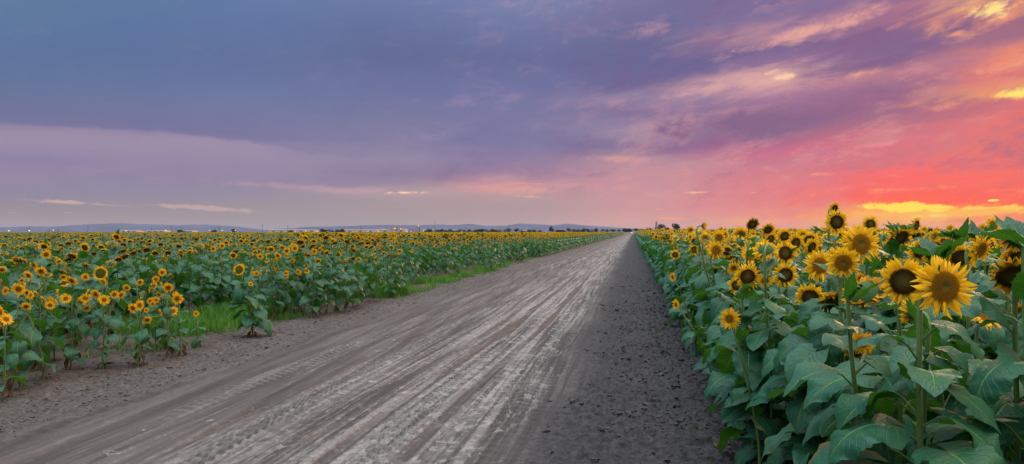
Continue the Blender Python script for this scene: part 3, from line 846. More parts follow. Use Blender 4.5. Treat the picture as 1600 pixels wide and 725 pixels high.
def road_h(U, V):
    lod = np.clip(1.4-V/40, .25, 1)
    warp = .25*fbm(U*.4, V*.10, 5, 2)
    u = U+warp
    uw = U + .07*np.sin(.23*V+1) + .03*np.sin(.71*V+2)
    inroad = sstep(-5.0, -4.2, u)*sstep(-.7, -1.1, u)
    z = .030*fbm(u*1.3, V*.06, 31, 3)*inroad
    z = z + .020*fbm(u*5.5, V*.16, 32, 3)*inroad + .010*fbm(u*16, V*.5, 33, 2)*inroad*lod
    z = z + .010*fbm(U*6, V*5, 34, 4)*(.35+.65*(1-inroad))
    # tread lugs pressed into the crust beside the loose earth, and a fainter set further left
    for uc, w, a, per in ((-1.12, .30, .026, .15), (-1.9, .18, .007, .12), (-3.1, .18, .010, .13), (-4.3, .20, .008, .13)):
        mask = np.exp(-((u-uc)/w)**4)*sstep(-.1, .45, fbm(U*.5+uc*9, V*.35, 35, 2)+.1)
        z = z + a*mask*np.sin(2*PI*(V/per + np.abs(u-uc)*5.0 + .5*fbm(U*2, V*2, 36, 2)))*lod
    for uc, ww, dp in RUTS: z = z - dp*np.exp(-((uw-uc)/ww)**2)*sstep(-.5, .3, fbm(V*.22+uc*7, V*0+uc, 37, 3)+.2)
    for uc, ww, a_, per in TREAD: z = z + a_*np.exp(-((uw-uc)/ww)**4)*np.sin(2*PI*(V/per+np.abs(uw-uc)*4.0))*sstep(-.2, .4, fbm(V*.16+uc*5, V*0+uc, 38, 3)+.15)*lod
    loose = sstep(-.95, -.45, u)
    z = z + loose*(.022 + .075*fbm(U*2.2, V*1.6, 41, 4) + .075*np.abs(fbm(U*9, V*9, 42, 4)) + .012*fbm(U*26, V*26, 43, 2)*lod)
    z = z + loose*.03*sstep(.5, 1.2, U)
    verge = 1-sstep(-5.3, -4.4, u)
    z = z + verge*(.012 + .055*fbm(U*1.6, V*1.1, 44, 4) + .045*np.abs(fbm(U*8, V*8, 45, 4)))
    return z
u_ = np.concatenate([np.linspace(-10.5, -6.4, 90), np.linspace(-6.38, -2.2, 210), np.linspace(-2.18, 1.7, 270)])
v_ = [1.2]
while v_[-1] < 430: v_.append(v_[-1]+max(.013, v_[-1]*.0032))
v_ = np.array(v_)
VV, UU = np.meshgrid(v_, u_, indexing='ij')
Z = road_h(UU, VV)
edge = np.clip(np.minimum((UU+10.5)/.5, (1.7-UU)/.25), 0, 1)
Z = Z*edge - .10*(1-edge)
mb = MB(); mb.grid(np.stack([UU, VV, Z], -1), np.stack([UU, VV], -1), 0, flip=True)
rd = link('dirt_road', mb.mesh('dirt_road', [M_ROAD])); rd.rotation_euler = (0, 0, -TH); tag(rd, kind='structure')
mb = MB()
for (x0, x1, y0, y1) in ((-9000, 9000, -60, 14000),):
    gx = np.concatenate([np.linspace(-9000, -60, 20), np.linspace(-55, 55, 60), np.linspace(60, 9000, 20)])
    gy = np.concatenate([np.linspace(-60, 60, 60), np.linspace(70, 14000, 60)])
    GY, GX = np.meshgrid(gy, gx, indexing='ij')
    mb.grid(np.stack([GX, GY, 0*GX-.03], -1), np.stack([GX, GY], -1), 0, flip=True)
gr = link('ground', mb.mesh('ground', [M_GROUND])); gr.rotation_euler = (0, 0, 0); tag(gr, kind='structure')

# loose clods: countless small ones as one object, the few large ones as things
rngc = np.random.default_rng(8)
def clods(cu, cv, size, mb):
    K = len(cu)
    base = np.array([(x, y, z) for x in (-1, 1) for y in (-1, 1) for z in (-1, 1)], float)*.62
    quads = np.array([(0,1,3,2), (4,6,7,5), (0,4,5,1), (2,3,7,6), (0,2,6,4), (1,5,7,3)])
    V = base[None] + rngc.uniform(-.38, .38, (K, 8, 3)); a = rngc.uniform(0, 6.28, K)
    x = V[..., 0]*np.cos(a)[:, None]-V[..., 1]*np.sin(a)[:, None]; y = V[..., 0]*np.sin(a)[:, None]+V[..., 1]*np.cos(a)[:, None]
    V = np.stack([x*1.15, y, V[..., 2]*.75], -1)*size[:, None, None]
    V += np.stack([cu, cv, road_h(cu, cv)+size*.15], -1)[:, None]
    mb.quads(V.reshape(-1, 3), (quads[None]+8*np.arange(K)[:, None, None]).reshape(-1, 4))
M_CLOD = simple('dark_clod', (.045, .042, .042), .95, .4, 30.0, .5)
M_CLOD2 = simple('brown_clod', (.085, .072, .064), .95, .4, 30.0, .5)
mb = MB()
K = 34000
v = 2.2 + 24*rngc.random(K)**1.9; u = -.95+2.3*rngc.random(K)**.6
sz = .003+.016*rngc.random(K)**5 + .030*rngc.random(K)**16
keep = rngc.random(K) < np.clip(.15+.7*(u+.8)/1.6 + 1.1*fbm(u*1.6, v*1.1, 50, 3), .05, 1)
clods(u[keep], v[keep], sz[keep], mb)
o = link('soil_clods', mb.mesh('soil_clods', [M_CLOD], False)); o.rotation_euler = (0, 0, -TH)
tag(o, 'loose dark crumbs of earth strewn between the road and the leaf wall', 'soil crumbs', kind='stuff')
mb = MB(); K = 9000
v = 4.5 + 26*rngc.random(K)**1.5; u = -5.1-2.2*rngc.random(K)**.8
sz = .004+.010*rngc.random(K)**3 + .018*rngc.random(K)**14
clods(u, v, sz, mb)
o = link('verge_clods', mb.mesh('verge_clods', [M_CLOD2], False)); o.rotation_euler = (0, 0, -TH)
tag(o, 'brown crumbs of earth along the foot of the left field', 'soil crumbs', kind='stuff')
def lump(px, py, size, label):
    d = H*F/(py-362); c = at(px, py, d); uu, vv = w2uv(c.x, d)
    n = 14; th = np.linspace(0, 2*PI, n+1); ph = np.linspace(-PI/2, PI/2, 10)
    P = np.stack([np.cos(ph)[:, None]*np.cos(th)[None], np.cos(ph)[:, None]*np.sin(th)[None], np.broadcast_to(np.sin(ph)[:, None], (10, n+1))], -1)
    k = 1 + .55*fbm(P[..., 0]*1.7+px, P[..., 1]*1.7+P[..., 2]*2.3, 60, 4)
    P = np.round(P*k[..., None]*5)/5*.5 + P*k[..., None]*.5
    mb = MB(); mb.grid(P*np.array([1.2, 1, .8])*size, None, 0, flip=False)
    z = float(road_h(np.array([uu]), np.array([vv]))[0])
    o = link('earth_clod', mb.mesh('earth_clod', [M_CLOD], False)); o.location = (c.x, d, z+size*.3)
    tag(o, label, 'clod', 'large clods of earth on the loose strip')
lump(1056, 610, .040, 'largest dark clod of earth, lying alone in the loose strip')
lump(1088, 630, .026, 'fist-sized clod nearer the leaf wall than the largest one')
lump(939, 686, .028, 'flat clod on the loose strip close to the road crust')
lump(1016, 716, .030, 'clod of dark earth lowest on the loose strip')
lump(1010, 674, .024, 'flattened clod between the lowest clod and the largest one')
lump(1030, 523, .030, 'clod further up the loose strip beside the leaf wall')

# ------------------------------------------------------------------ grass
def grass_material():
    m, n = material('grass_blades')
    geo = n.N.new('ShaderNodeNewGeometry')
    c = n.mix(n.mr(geo.outputs['Random Per Island'], 0, 1, 0, 1, False), (.045, .18, .016, 1), (.11, .31, .022, 1))
    c = n.mix(n.mr(geo.outputs['Random Per Island'], .93, .97), c, (.25, .22, .08, 1))
    setp(n, Base_Color=c, Roughness=.55)
    tr = n.N.new('ShaderNodeBsdfTranslucent'); n.L.new(c, tr.inputs[0])
    mx = n.N.new('ShaderNodeMixShader'); mx.inputs[0].default_value = .35
    n.L.new(n.p.outputs[0], mx.inputs[1]); n.L.new(tr.outputs[0], mx.inputs[2]); n.L.new(mx.outputs[0], n.out.inputs[0])
    return m
M_GRASS = grass_material()
def blades(cu, cv, hgt, mb):
    K = len(cu); a = rngc.uniform(0, 2*PI, K); lean = rngc.uniform(.05, .6, K)*hgt; wd = rngc.uniform(.004, .009, K)
    t = np.linspace(0, 1, 4)
    cx, cy = uv2w(cu, cv)
    mid = np.stack([cx[:, None]+np.cos(a)[:, None]*lean[:, None]*t**2, cy[:, None]+np.sin(a)[:, None]*lean[:, None]*t**2, hgt[:, None]*(t-.25*t**2*(lean/hgt)[:, None])-.02], -1)
    b = a + PI/2 + rngc.uniform(-.8, .8, K)
    sd = np.stack([np.cos(b), np.sin(b), 0*b], -1)[:, None]*wd[:, None, None]*(1-t**1.5*.95)[None, :, None]
    mb.grids(np.stack([mid-sd, mid+sd], 2), np.zeros((1, 4, 2, 2)), 0)
mb = MB()
def patch(u0, u1, v0, v1, K, h0, h1, seed):
    u = rngc.uniform(u0, u1, K*2); v = rngc.uniform(v0, v1, K*2)
    q = fbm(u*1.4, v*.8, seed, 3)+.25
    e = np.minimum(np.minimum(u-u0, u1-u)/.35, np.minimum(v-v0, v1-v)/.5)
    ok = (rngc.random(K*2) < np.clip(q*2.2, 0, 1)*np.clip(e, 0, 1))
    u, v, q = u[ok], v[ok], q[ok]
    blades(u, v, rngc.uniform(h0, h1, len(u))*np.clip(.5+q, .4, 1.2), mb)
patch(-9.6, -7.0, 10.0, 14.0, 8200, .14, .42, 70)
patch(-7.5, -5.85, 16.5, 23.5, 8500, .14, .42, 71)
patch(-7.3, -5.95, 23, 33, 7000, .10, .36, 72)
patch(-7.2, -6.0, 33, 60, 5000, .10, .30, 73)
patch(-7.0, -6.0, 11.5, 16.5, 2600, .06, .26, 74)
patch(-10, -6.6, 6.5, 20, 6000, .05, .24, 75)
o = link('grass', mb.mesh('grass', [M_GRASS])); tag(o, 'bright green weedy grass at the foot of the left sunflowers', 'grass', kind='stuff')

# fallen dry leaves and straw under the plants
rl = random.Random(4); mb = MB()
for i in range(520):
    left = i < 430
    uu = -5.7-rl.random()**.7*2.2 if left else .55+rl.random()*.6
    vv = 5+rl.random()**1.4*22 if left else 3+rl.random()*12
    x, y = uv2w(uu, vv); z = float(road_h(np.array([uu]), np.array([vv]))[0])
    if rl.random() < .55: add_leaf(mb, rl, (x, y, z+.02), rl.uniform(0, 6.28), rl.uniform(.03, .10), rl.uniform(.02, .07), rl.uniform(-.1, .5), rl.uniform(-.5, .9), rl.uniform(-.6, .6), 4, 3, 0, .12)
    else:
        a = rl.uniform(0, 6.28); l = rl.uniform(.04, .16)
        mb.tube([(x, y, z+.012), (x+math.cos(a)*l*.5, y+math.sin(a)*l*.5, z+.022), (x+math.cos(a+.3)*l, y+math.sin(a+.3)*l, z+.012)], .002, 3, 0)
o = link('fallen_leaves', mb.mesh('fallen_leaves', [M_DRY])); tag(o, 'dry brown leaves and straw fallen at the foot of the plants', 'leaf litter', kind='stuff')

# ------------------------------------------------------------------ horizon: hills, trees, sheds, plant, poles
M_HILL = simple('hazed_hillside', (.028, .042, .080), .95, .4, .004)  # part of the distance haze is put into this blue base colour
def hills(name, prof, d, depth, seed):
    """prof: (px, rise in px above the horizon) of the ridge seen from here; the slope rises from its foot to the ridge and falls behind"""
    xs = np.linspace(prof[0][0], prof[-1][0], 260)
    hh = np.interp(xs, [p[0] for p in prof], [p[1] for p in prof])*1.10
    hh = hh + .5*fbm(xs*.06, xs*0+seed, seed, 4)*np.clip(hh/5, 0, 1)
    t = np.linspace(-1, 1, 25)
    X = (xs-800)/F*d
    P = np.zeros((25, len(xs), 3))
    for i, q in enumerate(t):
        k = (1-abs(q)**1.5)
        P[i, :, 0] = X; P[i, :, 1] = d + depth*q + 60*fbm(xs*.05, xs*0+q*3, seed+3, 3)
        P[i, :, 2] = np.maximum(hh, 0)/F*d*k*(1+.22*fbm(xs*.09+q*2, xs*0+q*4, seed+5, 4)*(1-k)) - .5
    mb = MB(); mb.grid(P, None, 0, flip=False)
    o = link(name, mb.mesh(name, [M_HILL])); tag(o, kind='structure')
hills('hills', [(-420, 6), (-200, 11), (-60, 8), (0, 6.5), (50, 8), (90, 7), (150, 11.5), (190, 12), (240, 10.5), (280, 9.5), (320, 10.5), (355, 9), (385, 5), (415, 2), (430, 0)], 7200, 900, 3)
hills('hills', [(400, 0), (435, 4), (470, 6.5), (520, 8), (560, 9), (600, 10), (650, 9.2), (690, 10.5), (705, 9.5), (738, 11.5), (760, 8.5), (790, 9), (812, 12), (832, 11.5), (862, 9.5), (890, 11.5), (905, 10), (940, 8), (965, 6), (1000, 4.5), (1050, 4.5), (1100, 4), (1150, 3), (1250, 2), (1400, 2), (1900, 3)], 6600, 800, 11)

M_CROWN = simple('far_foliage', (.025, .040, .024), .9, .35, .9)
M_BARK = simple('bark', (.10, .08, .06), .9, .3, 4.0)
def crown_mesh(rng, w, h, cards=900):
    mb = MB()
    lobes = [(rng.uniform(-.30, .30)*w, rng.uniform(-.3, .3)*w, h*rng.uniform(.30, .80), rng.uniform(.18, .32)*w) for _ in range(9)]
    lobes.append((0, 0, h*.82, .2*w))
    for _ in range(cards):
        lx, ly, lz, lr = rng.choice(lobes)
        d = Vector((rng.gauss(0, 1), rng.gauss(0, 1), rng.gauss(0, 1))).normalized()*lr*rng.uniform(.55, 1.08)
        p = Vector((lx, ly, lz)) + Vector((d.x, d.y, d.z*.85*min(1.4, h/w)))
        if p.z < h*.10: continue
        a = Vector((rng.gauss(0, 1), rng.gauss(0, 1), rng.gauss(0, 1))).normalized(); b = a.orthogonal().normalized()
        s = rng.uniform(.03, .06)*w
        mb.quads([p-a*s, p+b*s*.8, p+a*s, p-b*s*.8], [(0, 1, 2, 3)])
    return mb.mesh('crown', [M_CROWN], False)
def trunk_mesh(rng, w, h):
    mb = MB(); mb.tube([(0, 0, -.3), (.02*w, 0, h*.25), (0, 0, h*.7)], [.035*w, .028*w, .01*w], 7)
    for k in range(4):
        a = rng.uniform(0, 6.28); z = h*rng.uniform(.2, .4)
        mb.tube([(0, 0, z), (math.cos(a)*w*.12, math.sin(a)*w*.12, z+h*.14), (math.cos(a)*w*.26, math.sin(a)*w*.26, z+h*.3)], [.016*w, .011*w, .005*w], 5)
    return mb.mesh('trunk', [M_BARK])
rngt = random.Random(31)
TV = [(crown_mesh(rngt, 1.0, 1.0, 1100), trunk_mesh(rngt, 1.0, 1.0)) for _ in range(5)]
TV += [(crown_mesh(rngt, .55, 1.25, 800), trunk_mesh(rngt, .6, 1.25)) for _ in range(2)]
def tree(px, wpx, hpx, d, label, group, v=None, kind='tree'):
    c = at(px, 362, d); w = wpx/F*d; h = (hpx/F*d + H)
    t = rngt.randrange(5) if v is None else v
    o = empty('tree', (c.x, c.y, 0), rngt.uniform(0, 6.28)); hh = 1.25 if t > 4 else 1.0
    o.scale = (w/(.62 if t > 4 else 1.0), w/(.62 if t > 4 else 1.0), h/hh)
    link('crown', TV[t][0], o); link('trunk', TV[t][1], o)
    tag(o, label, 'tree', group)
GT = 'trees along the horizon'
tree(1031, 17, 12, 420, 'broad bushy tree, largest of the pair at the right of the road end', GT)
tree(1043, 11, 7, 430, 'low bush-like tree filling the gap of the pair right of the road end', GT)
tree(1056.5, 12, 13, 415, 'tallest dense tree, second of the pair right of the road end', GT)
tree(1015, 12, 6, 520, 'round dark tree between the pylon and the road end', GT)
tree(862, 8, 8.5, 900, 'tall blocky tree standing above the rest of the far tree line', GT)
tree(366, 9, 4.5, 900, 'dark round tree on the left skyline by a row of floodlights', GT)
tree(282, 12, 3.2, 1000, 'low wide tree on the left skyline', GT)
tree(334, 11, 3.0, 1000, 'low wide tree near the middle pair of floodlights', GT)
tree(515, 5, 4.5, 1100, 'pointed dark tree between the long sheds', GT, 5)
tree(795, 10, 6, 950, 'bushy tree beside the mast left of the tall blocky tree', GT)
tree(807, 8, 5, 950, 'bushy tree just right of the mast', GT)
xs = [455, 503, 508, 520, 526, 533, 668, 684, 690, 697, 704, 712, 719, 727, 734, 742, 748, 755, 762, 768, 775, 783, 790, 816, 826, 835, 843, 871, 879, 888, 897, 903, 911, 918, 925, 932, 941, 949, 957, 968, 977, 985, 995, 1004]
for x in xs:
    big = 1.0 if 745 < x < 770 else .75
    tree(x+rngt.uniform(-1.5, 1.5), rngt.uniform(8, 13), rngt.uniform(3.4, 6.2)*big + (1 if x > 880 else 0), rngt.uniform(820, 1100), 'small dark tree of the far hazy tree line', 'small trees of the far tree line', rngt.choice([0, 1, 2, 3, 4, 5, 6]))

M_WALL = simple('pale_shed_wall', (.62, .50, .46), .7, .08, .05)
M_ROOF = simple('shed_roof', (.40, .34, .34), .6, .1, .05)
M_DOOR = simple('shed_door', (.16, .15, .16), .7, .1, .05)
def shed(px0, px1, hpx, d, label):
    x0, x1 = (px0-800)/F*d, (px1-800)/F*d; h = (hpx+.9)/F*d + H; w = x1-x0; D = 28
    o = empty('warehouse', ((x0+x1)/2, d, 0))
    mb = MB(); mb.box(-w/2, w/2, 0, D, -.2, h*.86)
    link('wall', mb.mesh('wall', [M_WALL], False), o)
    mb = MB()
    mb.quads([(-w/2-.6, -.6, h*.86+.02), (w/2+.6, -.6, h*.86+.02), (w/2+.6, D/2, h), (-w/2-.6, D/2, h), (-w/2-.6, D+.6, h*.86+.02), (w/2+.6, D+.6, h*.86+.02)], [(0, 1, 2, 3), (3, 2, 5, 4), (0, 3, 4, 0), (1, 5, 2, 1)])
    link('roof', mb.mesh('roof', [M_ROOF], False), o)
    for k in range(3):
        mb = MB(); c = -w/2+w*(k+.6)/3.4; mb.box(c, c+4.5, -.08, .02, .05, min(4.2, h*.6)); link('door', mb.mesh('door', [M_DOOR], False), o)
    tag(o, label, 'warehouse', 'low sheds on the horizon')
shed(186, 214, 1.6, 1500, 'low pale shed furthest left on the skyline')
shed(226, 258, 1.6, 1500, 'low pinkish shed left of a bright floodlight')
shed(284, 300, 1.3, 1500, 'short shed peeping over the left field')
shed(418, 461, 2.6, 1400, 'long pale shed under the gap between the two hill ridges')
shed(463, 492, 2.2, 1350, 'pale shed with a floodlight at its wall')
shed(536, 590, 2.3, 1400, 'long white shed left of the lit industrial works')
shed(592, 634, 3.0, 1250, 'pinkish shed under the lit industrial works')
shed(655, 668, 2.6, 1250, 'white block under the second lit tower')
shed(674, 690, 2.4, 1300, 'small white shed behind trees right of the tall mast')
shed(694, 720, 2.2, 1300, 'flat white shed behind the far trees')
shed(814, 826, 1.6, 1200, 'tiny white building among the far trees')

M_STEEL = simple('weathered_steel', (.10, .10, .12), .6, .2, .3)
M_PLANT = simple('works_cladding', (.45, .38, .40), .6, .15, .2)
def glow(name, col, s):
    m = bpy.data.materials.new(name); m.use_nodes = True; nt = m.node_tree; nt.nodes.clear()
    e = nt.nodes.new('ShaderNodeEmission'); e.inputs[0].default_value = col; e.inputs[1].default_value = s
    out = nt.nodes.new('ShaderNodeOutputMaterial'); nt.links.new(e.outputs[0], out.inputs[0])
    try: m.cycles.emission_sampling = 'NONE'
    except Exception: pass
    return m
G_WHITE = glow('floodlight_glow', (1, .80, .40, 1), 1.5)
G_ORANGE = glow('sodium_glow', (1, .40, .05, 1), 2.2)
G_RED = glow('beacon_glow', (1, .12, .08, 1), 1.6)
G_GREEN = glow('greenish_glow', (.85, 1, .30, 1), 1.2)
def ball(r):
    th = np.linspace(0, 2*PI, 9); ph = np.linspace(-PI/2, PI/2, 6)
    return np.stack([r*np.cos(ph)[:, None]*np.cos(th), r*np.cos(ph)[:, None]*np.sin(th), np.broadcast_to(r*np.sin(ph)[:, None], (6, 9))], -1)
def part(name, fn, mats, parent, loc=(0, 0, 0), smooth=False):
    mb = MB(); fn(mb); o = link(name, mb.mesh(name, mats, smooth), parent); o.location = loc; return o
def works(px, d, towers, lamps, label):
    c = at(px, 362, d); o = empty('industrial_works', (c.x, c.y, 0)); k = d/F
    for (dx, w, h) in towers:
        def f(mb, dx=dx, w=w, h=h):
            mb.box((dx-w/2)*k, (dx+w/2)*k, -w*k/2, w*k/2, -.1, h*k+H)
            mb.box((dx-w/2-.25)*k, (dx+w/2+.25)*k, -w*k/2-.3, w*k/2+.3, h*k*.7+H, h*k*.7+H+.5)
        part('tower', f, [M_STEEL if w < 1.3 else M_PLANT], o)
    def fr(mb):
        for q in range(len(towers)-1):
            a, b = towers[q], towers[q+1]; z = min(a[2], b[2])*k*.75+H
            mb.tube([(a[0]*k, 0, z), (b[0]*k, 0, z*.96)], .6, 6)
    part('conveyor', fr, [M_STEEL], o)
    for (dx, z, r, g) in lamps:
        part('lamp', lambda mb, r=r: mb.grid(ball(r*k)), [g], o, (dx*k, -3.2, z*k+H), True)
    tag(o, label, 'industrial works')
works(618, 1150, [(-13, 2.2, 3.6), (-10, 1.6, 5.2), (-5.5, .7, 8.2), (-4, 3.0, 5.0), (2.2, 1.1, 7.6), (4.5, 3.2, 5.6), (9.4, .8, 9.2), (12, 2, 3)],
      [(-.3, 5.0, 1.0, G_ORANGE), (1.6, 4.0, .55, G_RED), (9.2, 4.5, .9, G_ORANGE), (8.8, 9.0, .6, G_RED)], 'larger lit industrial works with thin towers and orange lamps')
works(657, 1200, [(-4, 2.0, 2.0), (-1.8, .7, 8.4), (.2, 2.4, 4.6), (3.2, 1.4, 4.0)], [(-2.6, 9.2, .8, G_ORANGE), (2.8, 4.4, .55, G_RED), (5.4, .8, .75, G_GREEN)], 'smaller works with a single tower under an orange lamp')
def mast(px, hpx, d, label, arms=True, kind='utility_pole', cat='utility pole', w=.26):
    c = at(px, 362, d); h = hpx/F*d + H; o = empty(kind, (c.x, c.y, 0))
    part('pole', lambda mb: mb.tube([(0, 0, -.2), (0, 0, h)], [w, w*.6], 8), [M_STEEL], o)
    if arms:
        for z in (h*.97, h*.86): part('crossarm', lambda mb, z=z: mb.box(-h*.10, h*.10, -.12, .12, z-.12, z+.12), [M_STEEL], o)
    tag(o, label, cat, 'poles along the horizon')
for px, hp, d, lb in ((46, 8.5, 800, 'utility pole at the left end of the skyline'), (42, 5, 900, 'shorter pole close beside the one at the left end'), (137.5, 9, 850, 'thin utility pole in front of the left ridge summit'),
                      (90, 5, 850, 'stubby pole before the first dip of the left ridge'), (237, 8, 850, 'utility pole left of the low wide tree'), (268, 9, 850, 'utility pole above the brightest floodlight'),
                      (343, 9, 850, 'utility pole at the falling end of the left ridge'), (410, 11, 850, 'tall utility pole in the gap between the ridges'), (449.5, 10, 850, 'utility pole where the second ridge begins'),
                      (564, 10, 850, 'thin utility pole above the long white shed')):
    mast(px, hp, d, lb)
mast(679.5, 17, 900, 'tall bare mast right of the smaller works', False, 'radio_mast', 'mast', .30)
mast(795.5, 13, 900, 'bare mast rising from the bushy trees', False, 'radio_mast', 'mast', .28)
def pylon(px, hpx, d, label):
    c = at(px, 362, d); h = hpx/F*d + H; o = empty('power_pylon', (c.x, c.y, 0))
    def f(mb):
        b = h*.09; lv = [(z, b*(1-z)*1.0+.25) for z in np.linspace(0, 1, 8)]
        for sx in (-1, 1):
            for sy in (-1, 1): mb.tube([(sx*w_, sy*w_, z*h) for z, w_ in lv], .14, 4)
        for (z0, w0), (z1, w1) in zip(lv[:-1], lv[1:]):
            for sx, sy in ((1, 1), (1, -1), (-1, 1), (-1, -1)):
                mb.tube([(sx*w0, sy*w0, z0*h), (-sx*w1, sy*w1, z1*h)], .08, 4)
    part('lattice', f, [M_STEEL], o)
    for z in (.78, .88, .97): part('crossarm', lambda mb, z=z: mb.tube([(-h*.08, 0, z*h), (0, 0, z*h+.5), (h*.08, 0, z*h)], .14, 4), [M_STEEL], o)
    tag(o, label, 'pylon')
pylon(1025.5, 15.5, 650, 'lattice power pylon between the round tree and the broad bushy tree')
def flood(px, py, r, g, label, d=700):
    c = at(px, py, d); o = empty('floodlight', (c.x, c.y, 0))
    part('pole', lambda mb: mb.tube([(0, 0, -.1), (0, 0, c.z)], .10, 6), [M_STEEL], o)
    part('lamp', lambda mb: mb.grid(ball(r/F*d)), [g], o, (0, -.2, c.z+.1), True)
    tag(o, label, 'floodlight', 'floodlights on the horizon')
for a in ((14, 360.6, .95, G_WHITE, 'warm floodlight nearest the left edge of the skyline'), (46, 360.6, 1.05, G_WHITE, 'warm floodlight under the pole at the left end'), (83.5, 359.6, .8, G_WHITE, 'dim floodlight above dark leaves on the left'),
          (197, 360.6, .8, G_WHITE, 'floodlight at the low pale shed furthest left'), (259, 360.2, 1.1, G_GREEN, 'brightest greenish floodlight near the pinkish shed'), (327.5, 360.0, .75, G_GREEN, 'greenish floodlight left of the dark round tree'),
          (347.5, 360.0, .9, G_GREEN, 'greenish floodlight right of the dark round tree'), (368, 360.0, .85, G_GREEN, 'third greenish floodlight of the row by the ridge end'), (478, 361.0, .95, G_WHITE, 'floodlight in front of the pale shed between the ridges'),
          (575, 363-1.8, .6, G_WHITE, 'faint floodlight at the long white shed'), (642, 362.4, .8, G_ORANGE, 'orange lamp between the two industrial works')):
    flood(*a)

# cars
M_CARW = simple('white_car_paint', (.75, .75, .75), .35, .03, 1); M_CARB = simple('blue_car_paint', (.10, .16, .30), .35, .03, 1); M_TYRE = simple('tyre', (.02, .02, .02), .8, .1, 5)
M_GLASS = simple('car_glass', (.02, .025, .03), .1, .05, 1)
def car(loc, rz, paint, label, lit=False):
    o = empty('car', loc, rz)
    prof = [(-2.2, .35), (-2.2, .85), (-1.9, .98), (-1.25, 1.02), (-.75, 1.42), (.75, 1.45), (1.35, .98), (2.1, .86), (2.2, .55), (2.2, .35)]
    def body(mb):
        P = np.array([[(x, y*(.86 if z > 1.1 else 1), z) for x, z in prof] for y in (-.88, -.80, .80, .88)]); P[0, :, 2] = P[0, :, 2]*.96+.01; P[3, :, 2] = P[3, :, 2]*.96+.01
        mb.grid(P)
        for yy, fl in ((-.88, 0), (.88, 1)):
            q = np.array([[(x, yy*(.86 if z > 1.1 else 1), z*.96+.01) for x, z in prof], [(x, yy, .35) for x, z in prof]]); mb.grid(q, None, 0, bool(fl))
    part('body', body, [paint], o)
    part('windscreen', lambda mb: mb.quads([(.80, -.66, 1.40), (.80, .66, 1.40), (1.34, .74, 1.02), (1.34, -.74, 1.02)], [(0, 1, 2, 3)]), [M_GLASS], o)
    for y in (-.895, .895): part('side_window', lambda mb, y=y: mb.quads([(-1.1, y, 1.03), (1.15, y, 1.03), (.7, y*.87, 1.36), (-.7, y*.87, 1.36)], [(0, 1, 2, 3)]), [M_GLASS], o)
    for x in (-1.35, 1.35):
        for y in (-.84, .84):
            def wh(mb, x=x, y=y):
                th = np.linspace(0, 2*PI, 17); mb.grid(np.array([[(x+r*math.cos(a), y+q, .33+r*math.sin(a)) for a in th] for q, r in ((-.12, 0), (-.12, .33), (.12, .33), (.12, 0))]))
            part('wheel', wh, [M_TYRE], o)
    for y in (-.62, .62): part('headlight', lambda mb: mb.grid(ball(.12)*(1 if not lit else 2.2)), [G_WHITE if lit else M_GLASS], o, (2.2, y, .70), True)
    tag(o, label, 'car')
for px, d, rz, m_, lb in ((876, 560, .2, M_CARW, 'tiny white car parked at the field end right of the tall blocky tree'), (881, 570, .1, M_CARW, 'second tiny white car parked at the field end'), (951, 640, 0, M_CARB, 'far pale blue car among the trees left of the road end')):
    c = at(px, 362, d); car((c.x, d, -.02), rz, m_, lb)
x, y = uv2w(-2.0, 640); car((x, y, -.02), -PI/2-TH, M_CARW, 'oncoming car with lit headlights at the far end of the road', True)

# ------------------------------------------------------------------ haze
mb = MB(); mb.box(-8600, 8600, -40, 9300, -1.5, 96)
hz = link('haze', mb.mesh('haze', [], False)); tag(hz, kind='stuff', label='faint blue evening haze lying over the plain', cat='haze')
m = bpy.data.materials.new('evening_haze'); m.use_nodes = True; nt = m.node_tree; nt.nodes.clear()
vo = nt.nodes.new('ShaderNodeVolumePrincipled'); out = nt.nodes.new('ShaderNodeOutputMaterial')
vo.inputs['Color'].default_value = (.55, .62, .92, 1); vo.inputs['Density'].default_value = HAZE_D
vo.inputs['Anisotropy'].default_value = 0.0
nt.links.new(vo.outputs[0], out.inputs['Volume']); hz.data.materials.append(m)

# ------------------------------------------------------------------ sky
SUN_AZ, SUN_EL = R(33), R(4)          # right of the view, just over the horizon
w = bpy.data.worlds.new('World'); sc.world = w; w.use_nodes = True; w.node_tree.nodes.clear(); n = NT(w.node_tree)
d = n.sep(n.N.new('ShaderNodeTexCoord').outputs['Generated'])
az = n.m('ARCTAN2', d[0], d[1]); el = n.m('ARCSINE', d[2])
def azel(px, py):
    a = math.atan((px-800)/F); return a, math.atan((362-py)/F*math.cos(a))
# streaks of the cloud deck: coordinates stretched along the horizon, sheared upwards to either side
shear = n.mul(n.m('SQRT', n.add(n.mul(az, az), .03)), .20)
es = n.sub(el, shear)
persp = n.m('DIVIDE', 1.0, n.add(n.m('ABSOLUTE', el), .10))        # features shrink towards the horizon
A = n.xyz(n.mul(az, 2.6), n.mul(es, 12.0), 1.7)
w1 = n.noise(A, 1.0, 5, .6, .4)
Bv = n.xyz(n.mul(az, 9.0), n.mul(es, 42.0), 4.2)
w2 = n.noise(Bv, 1.0, 6, .62, .6)
Cv = n.xyz(n.mul(az, 26.0), n.mul(es, 110.0), 8.1)
w3 = n.noise(Cv, 1.0, 5, .6, .3)
Dv = n.xyz(n.mul(az, 17.0), n.mul(n.sub(el, n.mul(shear, .8)), 44.0), 2.3)
w4 = n.noise(Dv, 1.0, 9, .68, 1.1)
es2 = n.sub(el, n.mul(az, .13))
w5 = n.noise(n.xyz(n.mul(az, 6.5), n.mul(es2, 16.0), 6.6), 1.0, 12, .60, .5)
w6 = n.noise(n.xyz(n.mul(az, 21.0), n.mul(es2, 40.0), 1.6), 1.0, 10, .66, .4)
right = n.mr(az, R(-20), R(22))
amp = n.mr(right, 0, 1, .25, 1.0, False)
